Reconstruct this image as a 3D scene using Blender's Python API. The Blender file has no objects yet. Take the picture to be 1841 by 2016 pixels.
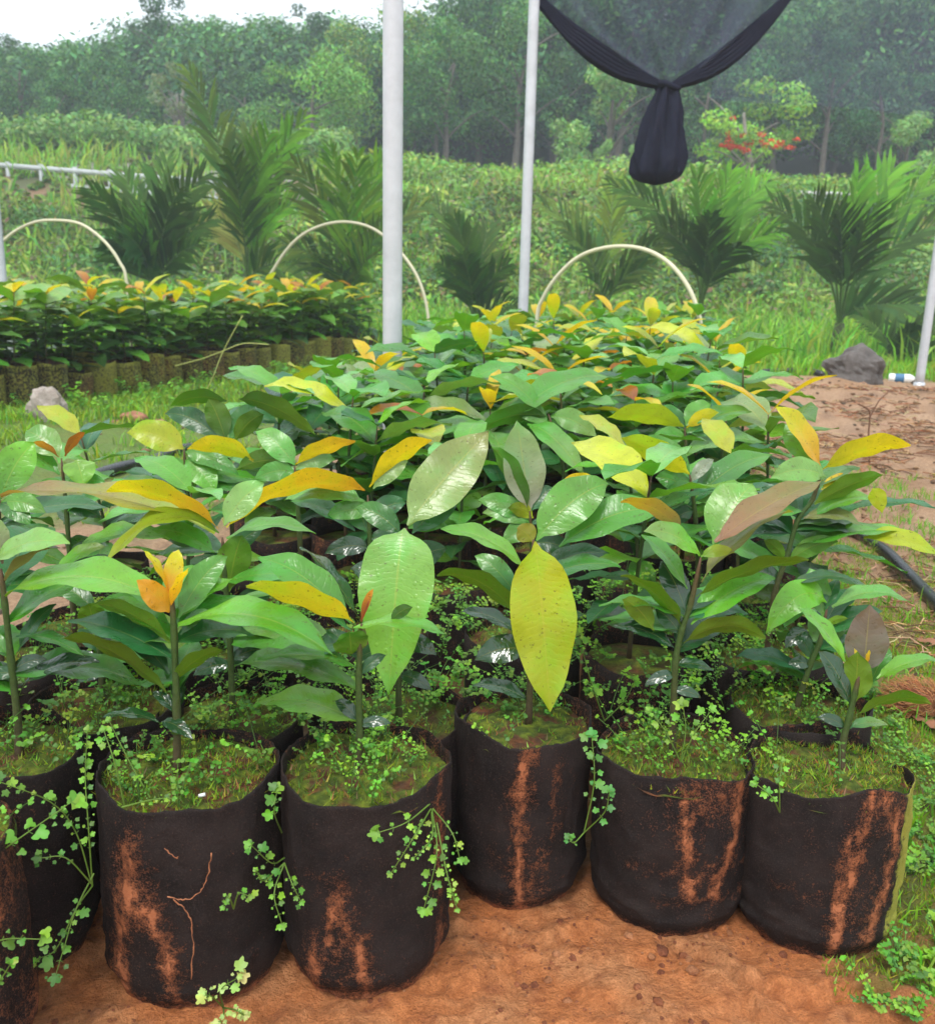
import bpy, math, random
from mathutils import Vector, Matrix, noise
R = math.radians
random.seed(7)
scene = bpy.context.scene
COL = scene.collection
# ------------------------------------------------------------------ camera
PITCH, ROLL, FPX, CH = R(14.2), R(1.3), 1840.0, 1.0
cf = Vector((0, math.cos(PITCH), -math.sin(PITCH)))
r0 = Vector((1, 0, 0)); u0 = Vector((0, math.sin(PITCH), math.cos(PITCH)))
cr = r0*math.cos(ROLL) + u0*math.sin(ROLL)
cu = u0*math.cos(ROLL) - r0*math.sin(ROLL)
CAM = Vector((0, 0, CH))
cam = bpy.data.cameras.new("camera"); cam.sensor_fit = 'HORIZONTAL'; cam.sensor_width = 36; cam.lens = 36*FPX/1841
cam.clip_start = 0.02; cam.clip_end = 2000
cam.dof.use_dof = True; cam.dof.focus_distance = 1.55; cam.dof.aperture_fstop = 9.0
camo = bpy.data.objects.new("camera", cam); COL.objects.link(camo)
m = Matrix((cr, cu, -cf)).transposed().to_4x4(); m.translation = CAM
camo.matrix_world = m
scene.camera = camo
# ------------------------------------------------------------------ sky, sun, exposure
world = bpy.data.worlds.new("World"); scene.world = world; world.use_nodes = True
wn = world.node_tree; bg = wn.nodes['Background']
sky = wn.nodes.new('ShaderNodeTexSky'); sky.sky_type = 'NISHITA'; sky.sun_disc = False
SUN_EL, SUN_AZ = R(62), R(200)
sky.sun_elevation = SUN_EL; sky.sun_rotation = SUN_AZ; sky.dust_density = 4.0
wm = wn.nodes.new('ShaderNodeMix'); wm.data_type = 'RGBA'; wm.inputs[0].default_value = 0.82
wm.inputs[7].default_value = (8.8, 9.6, 10.1, 1)
wn.links.new(sky.outputs[0], wm.inputs[6]); wn.links.new(wm.outputs[2], bg.inputs[0])
bg.inputs[1].default_value = 0.11
sl = bpy.data.lights.new("sun", 'SUN'); sl.energy = 1.5; sl.angle = R(14); sl.color = (1, .97, .92)
so = bpy.data.objects.new("sun", sl); COL.objects.link(so)
sd = Vector((math.sin(SUN_AZ)*math.cos(SUN_EL), math.cos(SUN_AZ)*math.cos(SUN_EL), math.sin(SUN_EL)))
so.rotation_euler = sd.to_track_quat('Z', 'Y').to_euler()
scene.view_settings.view_transform = 'Standard'; scene.view_settings.look = 'None'
scene.view_settings.exposure = 1.0; scene.view_settings.gamma = 1
scene.cycles.use_denoising = True
scene.cycles.max_bounces = 7; scene.cycles.transparent_max_bounces = 12
scene.cycles.volume_bounces = 1; scene.cycles.transmission_bounces = 4

def P(x, y, Y):
    "a point on the photograph's ray (x, y in the 1841 px wide view) at ground distance Y"
    d = cf + cr*((x-920.5)/FPX) - cu*((y-1008)/FPX)
    return CAM + d*(Y/d.y)
def G(x, y, h=0.0):
    d = cf + cr*((x-920.5)/FPX) - cu*((y-1008)/FPX)
    return CAM + d*((h-CH)/d.z)
def pxm(Y): return Y/FPX*1.02     # metres per pixel at Y
def fbm(x, y, z=0.0, o=4):
    return noise.fractal(Vector((x, y, z)), 1.0, 2.0, o)
def sm(a, b, x):
    t = max(0.0, min(1.0, (x-a)/(b-a))); return t*t*(3-2*t)
def lerp(a, b, t): return tuple(a[i]+(b[i]-a[i])*t for i in range(3))

# ------------------------------------------------------------------ mesh builder
class MB:
    def __init__(s): s.v = []; s.f = []; s.c = []; s.uv = []
    def add(s, vs, fs, col, uvs=None):
        n = len(s.v); s.v += [tuple(v) for v in vs]
        s.f += [tuple(i+n for i in f) for f in fs]
        s.c += ([col]*len(vs) if not isinstance(col, list) else col)
        s.uv += (uvs if uvs else [(0.5, 0.5)]*len(vs))
    def build(s, name, mat, parent=None, smooth=True, origin=None):
        me = bpy.data.meshes.new(name)
        vs = s.v
        if origin is not None:
            o = origin; vs = [(v[0]-o[0], v[1]-o[1], v[2]-o[2]) for v in vs]
        me.from_pydata(vs, [], s.f)
        a = me.attributes.new('tint', 'FLOAT_COLOR', 'POINT')
        fl = []
        for c in s.c: fl += [c[0], c[1], c[2], 1.0]
        a.data.foreach_set('color', fl)
        uvl = me.uv_layers.new(name='uv')
        li = [0]*len(me.loops); me.loops.foreach_get('vertex_index', li)
        ul = []
        for i in li: ul += s.uv[i]
        uvl.data.foreach_set('uv', ul)
        if smooth: me.polygons.foreach_set('use_smooth', [True]*len(me.polygons))
        me.materials.append(mat)
        o = bpy.data.objects.new(name, me); COL.objects.link(o)
        if origin is not None: o.location = origin
        if parent is not None: o.parent = parent
        return o
def tube(mb, pts, rad, col, n=6, cap=True):
    pts = [Vector(p) for p in pts]
    if not isinstance(rad, (list, tuple)): rad = [rad]*len(pts)
    vs = []; fs = []; cs = []
    up = Vector((0.13, 0.31, 0.94))
    for i, p in enumerate(pts):
        t = (pts[min(i+1, len(pts)-1)] - pts[max(i-1, 0)]).normalized()
        a = t.cross(up)
        if a.length < 1e-3: a = t.cross(Vector((1, 0, 0)))
        a.normalize(); b = t.cross(a)
        for k in range(n):
            an = 2*math.pi*k/n
            vs.append(p + (a*math.cos(an) + b*math.sin(an))*rad[i])
            cs.append(col[i] if isinstance(col, list) else col)
    for i in range(len(pts)-1):
        for k in range(n):
            fs.append((i*n+k, i*n+(k+1) % n, (i+1)*n+(k+1) % n, (i+1)*n+k))
    if cap:
        fs.append(tuple(range(n))[::-1]); fs.append(tuple((len(pts)-1)*n+k for k in range(n)))
    mb.add(vs, fs, cs)
def bez(a, c, b, n):
    return [a*(1-t)**2 + c*2*t*(1-t) + b*t*t for t in [i/n for i in range(n+1)]]
def polysmooth(pts, k=4):
    pts = [Vector(p) for p in pts]
    if len(pts) < 3: return pts
    out = []
    q = [pts[0]*2-pts[1]] + pts + [pts[-1]*2-pts[-2]]
    for i in range(1, len(q)-2):
        a, b, c, d = q[i-1], q[i], q[i+1], q[i+2]
        for j in range(k):
            t = j/k
            out.append(0.5*((2*b) + (c-a)*t + (2*a-5*b+4*c-d)*t*t + (3*b-a-3*c+d)*t**3))
    out.append(pts[-1]); return out
def tag(o, label=None, cat=None, group=None, kind=None):
    if label: o['label'] = label
    if cat: o['category'] = cat
    if group: o['group'] = group
    if kind: o['kind'] = kind
    return o
def empty(name, loc, rz=0.0):
    o = bpy.data.objects.new(name, None); COL.objects.link(o); o.location = loc; o.rotation_euler.z = rz
    o.empty_display_size = .1
    return o
def copy_tree(o, parent=None):
    c = o.copy(); COL.objects.link(c); c.parent = parent
    for ch in o.children: copy_tree(ch, c)
    return c

# ------------------------------------------------------------------ materials
def newmat(name):
    m = bpy.data.materials.new(name); m.use_nodes = True
    nt = m.node_tree; b = nt.nodes['Principled BSDF']; return m, nt, b
def N(nt, t, **k):
    n = nt.nodes.new(t)
    for a, v in k.items(): setattr(n, a, v)
    return n
def L(nt, a, b): nt.links.new(a, b)
def math_(nt, op, a, b=None, c=None):
    n = N(nt, 'ShaderNodeMath', operation=op)
    for i, v in enumerate((a, b, c)):
        if v is None: continue
        if isinstance(v, (int, float)): n.inputs[i].default_value = v
        else: L(nt, v, n.inputs[i])
    return n.outputs[0]
def mixc(nt, f, a, b, bt='MIX'):
    n = N(nt, 'ShaderNodeMix', data_type='RGBA', blend_type=bt)
    for i, v in ((0, f), (6, a), (7, b)):
        if isinstance(v, (int, float)): n.inputs[i].default_value = v
        elif isinstance(v, tuple): n.inputs[i].default_value = (v[0], v[1], v[2], 1)
        else: L(nt, v, n.inputs[i])
    return n.outputs[2]
def noise_(nt, scale, detail=4, rough=.6, vec=None):
    n = N(nt, 'ShaderNodeTexNoise'); n.inputs['Scale'].default_value = scale
    n.inputs['Detail'].default_value = detail; n.inputs['Roughness'].default_value = rough
    if vec is not None: L(nt, vec, n.inputs['Vector'])
    return n.outputs[0]
def ramp(nt, x, a, b):
    n = N(nt, 'ShaderNodeMapRange'); n.inputs[1].default_value = a; n.inputs[2].default_value = b
    L(nt, x, n.inputs[0]); return n.outputs[0]
def bump(nt, h, b, dist=.002, st=.5):
    n = N(nt, 'ShaderNodeBump'); n.inputs['Strength'].default_value = st; n.inputs['Distance'].default_value = dist
    L(nt, h, n.inputs['Height']); L(nt, n.outputs[0], b.inputs['Normal']); return n
def objvec(nt): return N(nt, 'ShaderNodeTexCoord').outputs['Object']
def leafmat(name, rough=.28, veins=True, trans=.28, spec=.5, dens=1.0):
    m, nt, b = newmat(name)
    at = N(nt, 'ShaderNodeAttribute', attribute_name='tint')
    col = at.outputs['Color']
    nz = noise_(nt, 22*dens, 3, .6, objvec(nt))
    col = mixc(nt, ramp(nt, nz, .35, .7), mixc(nt, 1.0, col, (.72, .74, .7), 'MULTIPLY'), col)
    if veins:
        uv = N(nt, 'ShaderNodeUVMap', uv_map='uv'); sep = N(nt, 'ShaderNodeSeparateXYZ'); L(nt, uv.outputs[0], sep.inputs[0])
        du = math_(nt, 'ABSOLUTE', math_(nt, 'SUBTRACT', sep.outputs[0], .5))
        rib = math_(nt, 'LESS_THAN', du, .016)
        ph = math_(nt, 'ADD', math_(nt, 'SUBTRACT', math_(nt, 'MULTIPLY', sep.outputs[1], 620.0), math_(nt, 'MULTIPLY', du, 22.0)), math_(nt, 'MULTIPLY', noise_(nt, 45, 3, .6, objvec(nt)), 14.0))
        vein = math_(nt, 'SINE', ph)
        vw = math_(nt, 'POWER', math_(nt, 'MULTIPLY_ADD', vein, .5, .5), 5.0)
        col = mixc(nt, math_(nt, 'MULTIPLY', vw, .08), col, mixc(nt, 1.0, col, (1.6, 1.4, 1.0), 'MULTIPLY'))
        lo = noise_(nt, 11, 4, .65, objvec(nt))
        col = mixc(nt, math_(nt, 'MULTIPLY', ramp(nt, lo, .48, .62), .8), col, mixc(nt, 1.0, col, (.62, .92, .75), 'MULTIPLY'))
        col = mixc(nt, math_(nt, 'MULTIPLY', ramp(nt, noise_(nt, 7, 3, .6, objvec(nt)), .60, .74), .22), col, (.30, .20, .07))
        # blemishes
        sp = noise_(nt, 160, 2, .7, objvec(nt))
        col = mixc(nt, math_(nt, 'MULTIPLY', ramp(nt, sp, .63, .70), .6), col, (.07, .045, .012))
        col = mixc(nt, math_(nt, 'MULTIPLY', rib, .6), col, mixc(nt, 1.0, mixc(nt, .35, col, (.3, .3, .08)), (1.25, 1.15, 1.0), 'MULTIPLY'))
        vor = N(nt, 'ShaderNodeTexVoronoi'); vor.inputs['Scale'].default_value = 85; L(nt, objvec(nt), vor.inputs['Vector'])
        drop = ramp(nt, vor.outputs['Distance'], .32, .16)
        sel = noise_(nt, 14, 2, .5, objvec(nt))
        drop = math_(nt, 'MULTIPLY', drop, ramp(nt, sel, .5, .58))
        h = math_(nt, 'ADD', math_(nt, 'MULTIPLY', vw, -.25), math_(nt, 'MULTIPLY', drop, .9))
        h = math_(nt, 'ADD', h, math_(nt, 'MULTIPLY', noise_(nt, 70, 3, .6, objvec(nt)), .8))
        h = math_(nt, 'SUBTRACT', h, math_(nt, 'MULTIPLY', rib, .8))
        bump(nt, h, b, .0012, .55)
    geo = N(nt, 'ShaderNodeNewGeometry')
    back = mixc(nt, .14, mixc(nt, 1.0, col, (1.2, 1.1, .75), 'MULTIPLY'), (.16, .22, .02))
    col2 = mixc(nt, geo.outputs['Backfacing'], col, back)
    rr = math_(nt, 'ADD', math_(nt, 'MULTIPLY', geo.outputs['Backfacing'], .25), math_(nt, 'MULTIPLY_ADD', noise_(nt, 30, 2, .5, objvec(nt)), .22, rough-.11))
    L(nt, col2, b.inputs['Base Color']); L(nt, rr, b.inputs['Roughness'])
    b.inputs['Specular IOR Level'].default_value = spec
    tr = N(nt, 'ShaderNodeBsdfTranslucent'); L(nt, mixc(nt, 1.0, col2, (1.1, 1.2, .6), 'MULTIPLY'), tr.inputs[0])
    mx = N(nt, 'ShaderNodeMixShader'); mx.inputs[0].default_value = trans
    out = nt.nodes['Material Output']
    L(nt, b.outputs[0], mx.inputs[1]); L(nt, tr.outputs[0], mx.inputs[2]); L(nt, mx.outputs[0], out.inputs[0])
    return m
M_LEAF = leafmat('glossy_leaf', .30, spec=.5)
M_YOUNG = leafmat('young_leaf', .32, spec=.45, trans=.45)
M_WET = leafmat('wet_leaf', .16, spec=.8)
M_WEED = leafmat('weed_leaf', .5, veins=False, trans=.35, dens=2)
M_FOL = leafmat('far_foliage', .6, veins=False, trans=.25, spec=.3, dens=.05)
M_PALM = leafmat('palm_leaf', .45, veins=False, trans=.15, spec=.3, dens=.3)
def tintmat(name, rough=.9, nscale=60, amt=.5, bscale=90, bdist=.004, bst=.6, spec=.3, vary=(.55, .5, .45)):
    m, nt, b = newmat(name)
    at = N(nt, 'ShaderNodeAttribute', attribute_name='tint')
    nz = noise_(nt, nscale, 6, .65, objvec(nt))
    col = mixc(nt, math_(nt, 'MULTIPLY', ramp(nt, nz, .62, .36), amt), at.outputs['Color'], mixc(nt, 1.0, at.outputs['Color'], vary, 'MULTIPLY'))
    n5 = noise_(nt, nscale*5.3, 4, .7, objvec(nt))
    col = mixc(nt, math_(nt, 'MULTIPLY', ramp(nt, n5, .60, .40), amt*.6), col, mixc(nt, 1.0, col, vary, 'MULTIPLY'))
    L(nt, col, b.inputs['Base Color']); b.inputs['Roughness'].default_value = rough
    b.inputs['Specular IOR Level'].default_value = spec
    bump(nt, noise_(nt, bscale, 6, .7, objvec(nt)), b, bdist, bst)
    return m
M_GROUND = tintmat('earth', .62, 55, 1.0, 120, .020, 1.0, .45, (.66, .58, .5))
M_SOIL = tintmat('soil', .9, 120, .9, 200, .008, .9)
M_STEM = tintmat('bark', .6, 140, .7, 260, .002, .6)
M_STONE = tintmat('stone', .75, 25, .7, 60, .01, .8)
M_TRUNK = tintmat('tree_bark', .9, 6, .7, 14, .03, .8)
def bagmat():
    m, nt, b = newmat('black_fabric')
    at = N(nt, 'ShaderNodeAttribute', attribute_name='tint')
    sep = N(nt, 'ShaderNodeSeparateColor'); L(nt, at.outputs['Color'], sep.inputs[0])
    ov = objvec(nt)
    n1 = noise_(nt, 70, 8, .75, ov); n2 = noise_(nt, 420, 3, .7, ov); n3 = noise_(nt, 12, 4, .6, ov)
    base = mixc(nt, ramp(nt, n3, .3, .7), (.005, .0042, .0048), (.024, .017, .0155))
    base = mixc(nt, math_(nt, 'MULTIPLY', ramp(nt, n2, .50, .72), .75), base, (.055, .040, .034))
    # fibrous crumbs of red mud everywhere, dense where mud was splashed
    mm = math_(nt, 'ADD', math_(nt, 'ADD', sep.outputs[0], math_(nt, 'MULTIPLY', ramp(nt, noise_(nt, 9, 5, .7, ov), .42, .75), .22)), math_(nt, 'MULTIPLY', math_(nt, 'SUBTRACT', n1, .5), 1.5))
    mm = math_(nt, 'ADD', mm, math_(nt, 'MULTIPLY', math_(nt, 'SUBTRACT', n2, .5), 1.5))
    mm = math_(nt, 'ADD', mm, math_(nt, 'MULTIPLY', math_(nt, 'SUBTRACT', noise_(nt, 200, 6, .8, ov), .5), 1.3))
    mud = mixc(nt, n1, (.16, .05, .022), (.52, .19, .085))
    col = mixc(nt, ramp(nt, mm, .38, .95), base, mud)
    mo = math_(nt, 'ADD', sep.outputs[1], math_(nt, 'MULTIPLY', math_(nt, 'SUBTRACT', n1, .5), 1.7))
    col = mixc(nt, ramp(nt, mo, .45, .7), col, mixc(nt, n2, (.10, .13, .015), (.42, .38, .07)))
    L(nt, col, b.inputs['Base Color']); b.inputs['Roughness'].default_value = .74
    b.inputs['Specular IOR Level'].default_value = .15
    mp = N(nt, 'ShaderNodeMapping'); mp.inputs['Scale'].default_value = (1, 1, 2.6); L(nt, ov, mp.inputs[0])
    cr_ = math_(nt, 'MINIMUM', math_(nt, 'MULTIPLY', math_(nt, 'ABSOLUTE', math_(nt, 'SUBTRACT', noise_(nt, 5, 3, .5, mp.outputs[0]), .5)), 14.0), 1.0)
    hh = math_(nt, 'ADD', math_(nt, 'MULTIPLY', n2, .5), math_(nt, 'MULTIPLY', ramp(nt, mm, .3, .9), 1.0))
    hh = math_(nt, 'ADD', hh, math_(nt, 'MULTIPLY', cr_, .16))
    bump(nt, math_(nt, 'ADD', hh, math_(nt, 'MULTIPLY', n1, .6)), b, .004, .8)
    return m
M_BAG = bagmat()
def flat(name, col, rough=.5, spec=.4, nscale=30, amt=.25, metal=0.0, bd=.001):
    m, nt, b = newmat(name)
    nz = noise_(nt, nscale, 5, .6, objvec(nt))
    L(nt, mixc(nt, math_(nt, 'MULTIPLY', nz, amt*2), col, tuple(c*.45 for c in col)), b.inputs['Base Color'])
    L(nt, math_(nt, 'MULTIPLY_ADD', nz, .3, rough-.15), b.inputs['Roughness'])
    b.inputs['Specular IOR Level'].default_value = spec; b.inputs['Metallic'].default_value = metal
    bump(nt, nz, b, bd, .4)
    return m
M_POLE = flat('galvanised_steel', (.56, .58, .61), .45, .5, 14, .32, .25, .002)
M_HOOP = flat('bamboo_hoop', (.62, .58, .40), .5, .4, 20, .3)
M_HOSE = flat('black_plastic', (.018, .019, .022), .3, .5, 40, .2)
M_WHITE = flat('white_plastic', (.75, .75, .72), .4, .5, 30, .1)
M_BLUE = flat('blue_label', (.05, .16, .30), .5, .4, 30, .15)
M_RAIL = flat('grey_rail', (.45, .47, .48), .6, .4, 3, .2)
M_STRAW = tintmat('straw', .8, 40, .4, 100, .001, .3)
def netmat(name, alpha, col=(.016, .018, .026), n=1.0):
    m, nt, b = newmat(name)
    ov = objvec(nt)
    # woven threads: dense bands with open slits between, broken by soft unevenness
    nz = noise_(nt, 1.6*n, 3, .6, ov)
    w1 = N(nt, 'ShaderNodeTexWave'); w1.inputs['Scale'].default_value = 55*n; w1.bands_direction = 'Z'; L(nt, ov, w1.inputs[0])
    w2 = N(nt, 'ShaderNodeTexWave'); w2.inputs['Scale'].default_value = 55*n; w2.bands_direction = 'X'; L(nt, ov, w2.inputs[0])
    th = math_(nt, 'MULTIPLY', math_(nt, 'ADD', w1.outputs['Fac'], w2.outputs['Fac']), .12)
    a = math_(nt, 'ADD', math_(nt, 'MULTIPLY_ADD', nz, alpha*.5, alpha*.75-.12*alpha), math_(nt, 'MULTIPLY', th, alpha))
    df = N(nt, 'ShaderNodeBsdfDiffuse'); df.inputs[0].default_value = (*col, 1)
    tl = N(nt, 'ShaderNodeBsdfTranslucent'); tl.inputs[0].default_value = (*col, 1)
    ad = N(nt, 'ShaderNodeMixShader'); ad.inputs[0].default_value = .4
    L(nt, df.outputs[0], ad.inputs[1]); L(nt, tl.outputs[0], ad.inputs[2])
    tp = N(nt, 'ShaderNodeBsdfTransparent'); mx = N(nt, 'ShaderNodeMixShader')
    L(nt, a, mx.inputs[0]); L(nt, tp.outputs[0], mx.inputs[1]); L(nt, ad.outputs[0], mx.inputs[2])
    L(nt, mx.outputs[0], nt.nodes['Material Output'].inputs[0])
    return m
M_NETWALL = netmat('shade_net_curtain', .10, (.05, .07, .11))
M_NETROOF = netmat('shade_net_roof', .62, (.07, .08, .12), 2.0)
M_NETDARK = netmat('shade_net_gathered', 1.0, (.028, .030, .05), 2.0)

# ------------------------------------------------------------------ terrain
LBX0, LBX1 = G(-60, 822), G(760, 706)          # front edge of the left bed on the ground
def left_edge_dist(X, Y):
    a = Vector((LBX0.x, LBX0.y)); b = Vector((LBX1.x, LBX1.y)); d = (b-a).normalized()
    return (X-a.x)*(-d.y) + (Y-a.y)*d.x        # >0 on the bed side (left)
RIDGES = [([G(888,1830),G(960,1822),G(1060,1850),G(1110,1830),G(1180,1830)], .010, .012),
          ([G(1330,1850),G(1420,1885),G(1470,1930),G(1500,1990),G(1560,2040)], .012, .012),
          ([G(1480,1925),G(1580,1950),G(1700,1935),G(1780,1960),G(1860,2010)], .014, .016),
          ([G(900,1935),G(1010,1875),G(1110,1870),G(1200,1885),G(1330,1860)], .006, .016),
          ([G(870,2010),G(960,1990),G(1060,2010),G(1200,2020)], .006, .012)]
RS = [(polysmooth(p, 6), h, w) for p, h, w in RIDGES]
def ter(X, Y):
    z = 0.0
    if Y < 2.4 and 0.6 < Y and abs(X) < 1.6:
        e = 1-sm(1.9, 2.4, Y)
        z += e*(fbm(X*5, Y*5, 1.3)*.012 + fbm(X*22, Y*22, 4.1)*.006 + fbm(X*60, Y*60, 2.2)*.0022 + abs(fbm(X*9+3, Y*9, 7))*.010 - abs(fbm(X*15, Y*15+5, 3))*.009 + max(0, fbm(X*40, Y*40, 12)-.15)*.010)
        for pts, h, w in RS:
            dm = 9; 
            for p in pts:
                dx = X-p.x; dy = Y-p.y; d2 = dx*dx+dy*dy
                if d2 < dm: dm = d2; s = dy
            if dm < .01:
                dd = math.sqrt(dm)
                z += h*math.exp(-dm/(w*w)) - (h*.9*math.exp(-((dd-w*1.3)/(w*.45))**2) if s < 0 else 0)
    z += .03*fbm(X*.6, Y*.6, 9)*sm(2.5, 5, Y)
    # earth mound right of the bed
    z += .16*math.exp(-((X-3.3)/1.6)**2-((Y-8.3)/1.5)**2) + .07*math.exp(-((X-1.9)/.8)**2-((Y-6.6)/1.2)**2)
    z += (.02+.035*sm(1, 1.6, X))*fbm(X*3, Y*3, 2)*sm(2.4, 4, Y)*(1-sm(9, 14, Y)) + .018*fbm(X*11, Y*11, 6)*sm(2.2, 3, Y)*(1-sm(7, 10, Y))*sm(.8, 1.3, abs(X))
    # bank up to the road and the wood
    b = sm(15.5, 31, Y); z += b*(3.75 + .35*fbm(X*.15, Y*.15, 5) + .5*sm(4, -14, X))
    z += sm(32, 75, Y)*9.5 + sm(75, 250, Y)*5
    return z
def axis(lo, hi, f0, f1, step, g=1.12):
    xs = []; x = f0
    while x < f1: xs.append(x); x += step
    s = step; x = f1
    while x < hi: xs.append(x); s *= g; x += s
    xs.append(hi); s = step; x = f0
    pre = []
    while True:
        s *= g; x -= s
        if x < lo: break
        pre.append(x)
    return [lo]+pre[::-1]+xs
xs = axis(-160, 160, -.95, 1.15, .0095, 1.07); ys = axis(-25, 260, .88, 1.55, .0085, 1.035)
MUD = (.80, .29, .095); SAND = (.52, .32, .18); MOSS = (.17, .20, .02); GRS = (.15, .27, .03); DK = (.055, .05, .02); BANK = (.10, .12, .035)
def gcol(X, Y):
    n = fbm(X*2.2, Y*2.2, 3); n2 = fbm(X*9, Y*9, 8); n3 = fbm(X*30, Y*30, 2)
    xc = .17*(Y-1.3)
    c = lerp(MUD, (.80, .35, .145), sm(-.3, .5, n2)); c = lerp(c, (.42, .12, .045), sm(.25, .7, n3)*.5)
    if Y > 1.15:
        mud = c
        sand = lerp(SAND, (.55, .36, .22), sm(-.2, .5, n2)); sand = lerp(sand, (.20, .10, .05), sm(.05, .6, n3)*.8)
        sand = lerp(sand, (.40, .23, .12), sm(.1, .6, n)*.6)
        # mossy strip to the right of the bags
        e = sm(.57, .65, X+n2*.05-.17*(Y-1.3)*.5)*sm(1.06, 1.16, Y+n2*.08+.05*(X-.6))
        moss = lerp(MOSS, (.30, .30, .035), sm(-.2, .4, n3)); moss = lerp(moss, (.40, .22, .08), sm(.12, .4, n2+n*.3)*.7)
        c = lerp(mud, moss, e)
        sandm = sm(1.3, 2.0, Y+n*.3) if X < -.3 else sm(2.7, 4.0, Y+n*.7+sm(1.15, 1.5, X+n2*.1)*1.2)
        c = lerp(c, sand, sandm)
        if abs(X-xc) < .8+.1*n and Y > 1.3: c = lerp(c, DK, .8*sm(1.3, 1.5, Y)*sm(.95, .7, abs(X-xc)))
    if Y > 2 and X < 0:
        ld = left_edge_dist(X, Y)
        gm = sm(-3.2, -2.2, ld+n*.9)
        c = lerp(c, lerp(GRS, (.2, .25, .03), sm(-.2, .5, n2)), gm)
    g = sm(9.3, 10.5, Y+n*.5)
    c = lerp(c, lerp(GRS, BANK, sm(14, 18, Y+n)), g)
    if Y > 15: c = lerp(c, (.36, .20, .12), sm(.1, .5, n+fbm(X*.3, Y*.3, 1))*.7*(1-sm(30, 34, Y)))
    if Y > 31: c = lerp(c, (.02, .025, .012), sm(31, 35, Y))
    return c
mb = MB()
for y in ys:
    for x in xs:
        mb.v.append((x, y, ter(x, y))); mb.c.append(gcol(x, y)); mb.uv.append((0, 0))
W = len(xs)
for j in range(len(ys)-1):
    for i in range(W-1):
        mb.f.append((j*W+i, j*W+i+1, (j+1)*W+i+1, (j+1)*W+i))
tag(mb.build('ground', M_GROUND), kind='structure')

# ------------------------------------------------------------------ leaves
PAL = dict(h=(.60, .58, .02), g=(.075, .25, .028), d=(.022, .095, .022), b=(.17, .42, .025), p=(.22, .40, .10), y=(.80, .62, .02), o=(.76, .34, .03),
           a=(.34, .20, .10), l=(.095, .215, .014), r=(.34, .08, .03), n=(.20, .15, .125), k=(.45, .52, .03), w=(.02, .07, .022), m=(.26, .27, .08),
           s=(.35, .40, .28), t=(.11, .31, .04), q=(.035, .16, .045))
def wprof(t, kind=0):
    a = max(0.0, math.sin(math.pi*min(1, t)**(.82 if kind == 0 else .72)))**.72
    if t > .86: a *= 1-.55*((t-.86)/.14)
    return a
def leaf(mb, B, T, wid, Nn, c0, c1, arc=.12, fold=.25, nl=12, nw=6, wav=.04, seed=0, kind=0, up=None, curl=0.0):
    B = Vector(B); T = Vector(T); ln = (T-B).length
    ax = (T-B).normalized(); Nn = (Nn - ax*Nn.dot(ax)).normalized()
    C = (B+T)/2 + (up if up is not None else Nn)*arc*ln*2
    pts = bez(B, C, T, nl)
    vs = []; cs = []; uv = []; rn = random.Random(seed*7.31+ln*1000)
    ph = rn.random()*6; amp = wav*wid
    for i, p in enumerate(pts):
        t = i/nl
        tg = (pts[min(i+1, nl)]-pts[max(i-1, 0)]).normalized()
        n = (Nn - tg*Nn.dot(tg)).normalized(); sd = tg.cross(n)
        hw = wid*.5*wprof((t-.05)/.95 if t > .05 else 0, kind)
        if t <= .06: hw = max(hw, .0016)
        hw = max(hw, .0005)*(1+.012*math.sin(t*19+ph))
        for j in range(nw+1):
            u = j/nw*2-1; au = abs(u)
            off = n*(fold*hw*au - fold*.45*hw*au*au + amp*au*au*math.sin(t*17+ph+(1.5 if u > 0 else 0)) - curl*hw*au*au)
            vs.append(p + sd*(u*hw*(1-.06*fold)) + off)
            cc = lerp(c0, c1, t if isinstance(t, float) else t)
            cs.append(cc); uv.append((.5+u*.5, t*ln))
    fs = [(i*(nw+1)+j, i*(nw+1)+j+1, (i+1)*(nw+1)+j+1, (i+1)*(nw+1)+j) for i in range(nl) for j in range(nw)]
    mb.add(vs, fs, cs, uv)
EY = Vector((0, 0, 1))
def jit(c, a, rn): return tuple(max(.002, x*(1+rn.uniform(-a, a))) for x in c)

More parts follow.
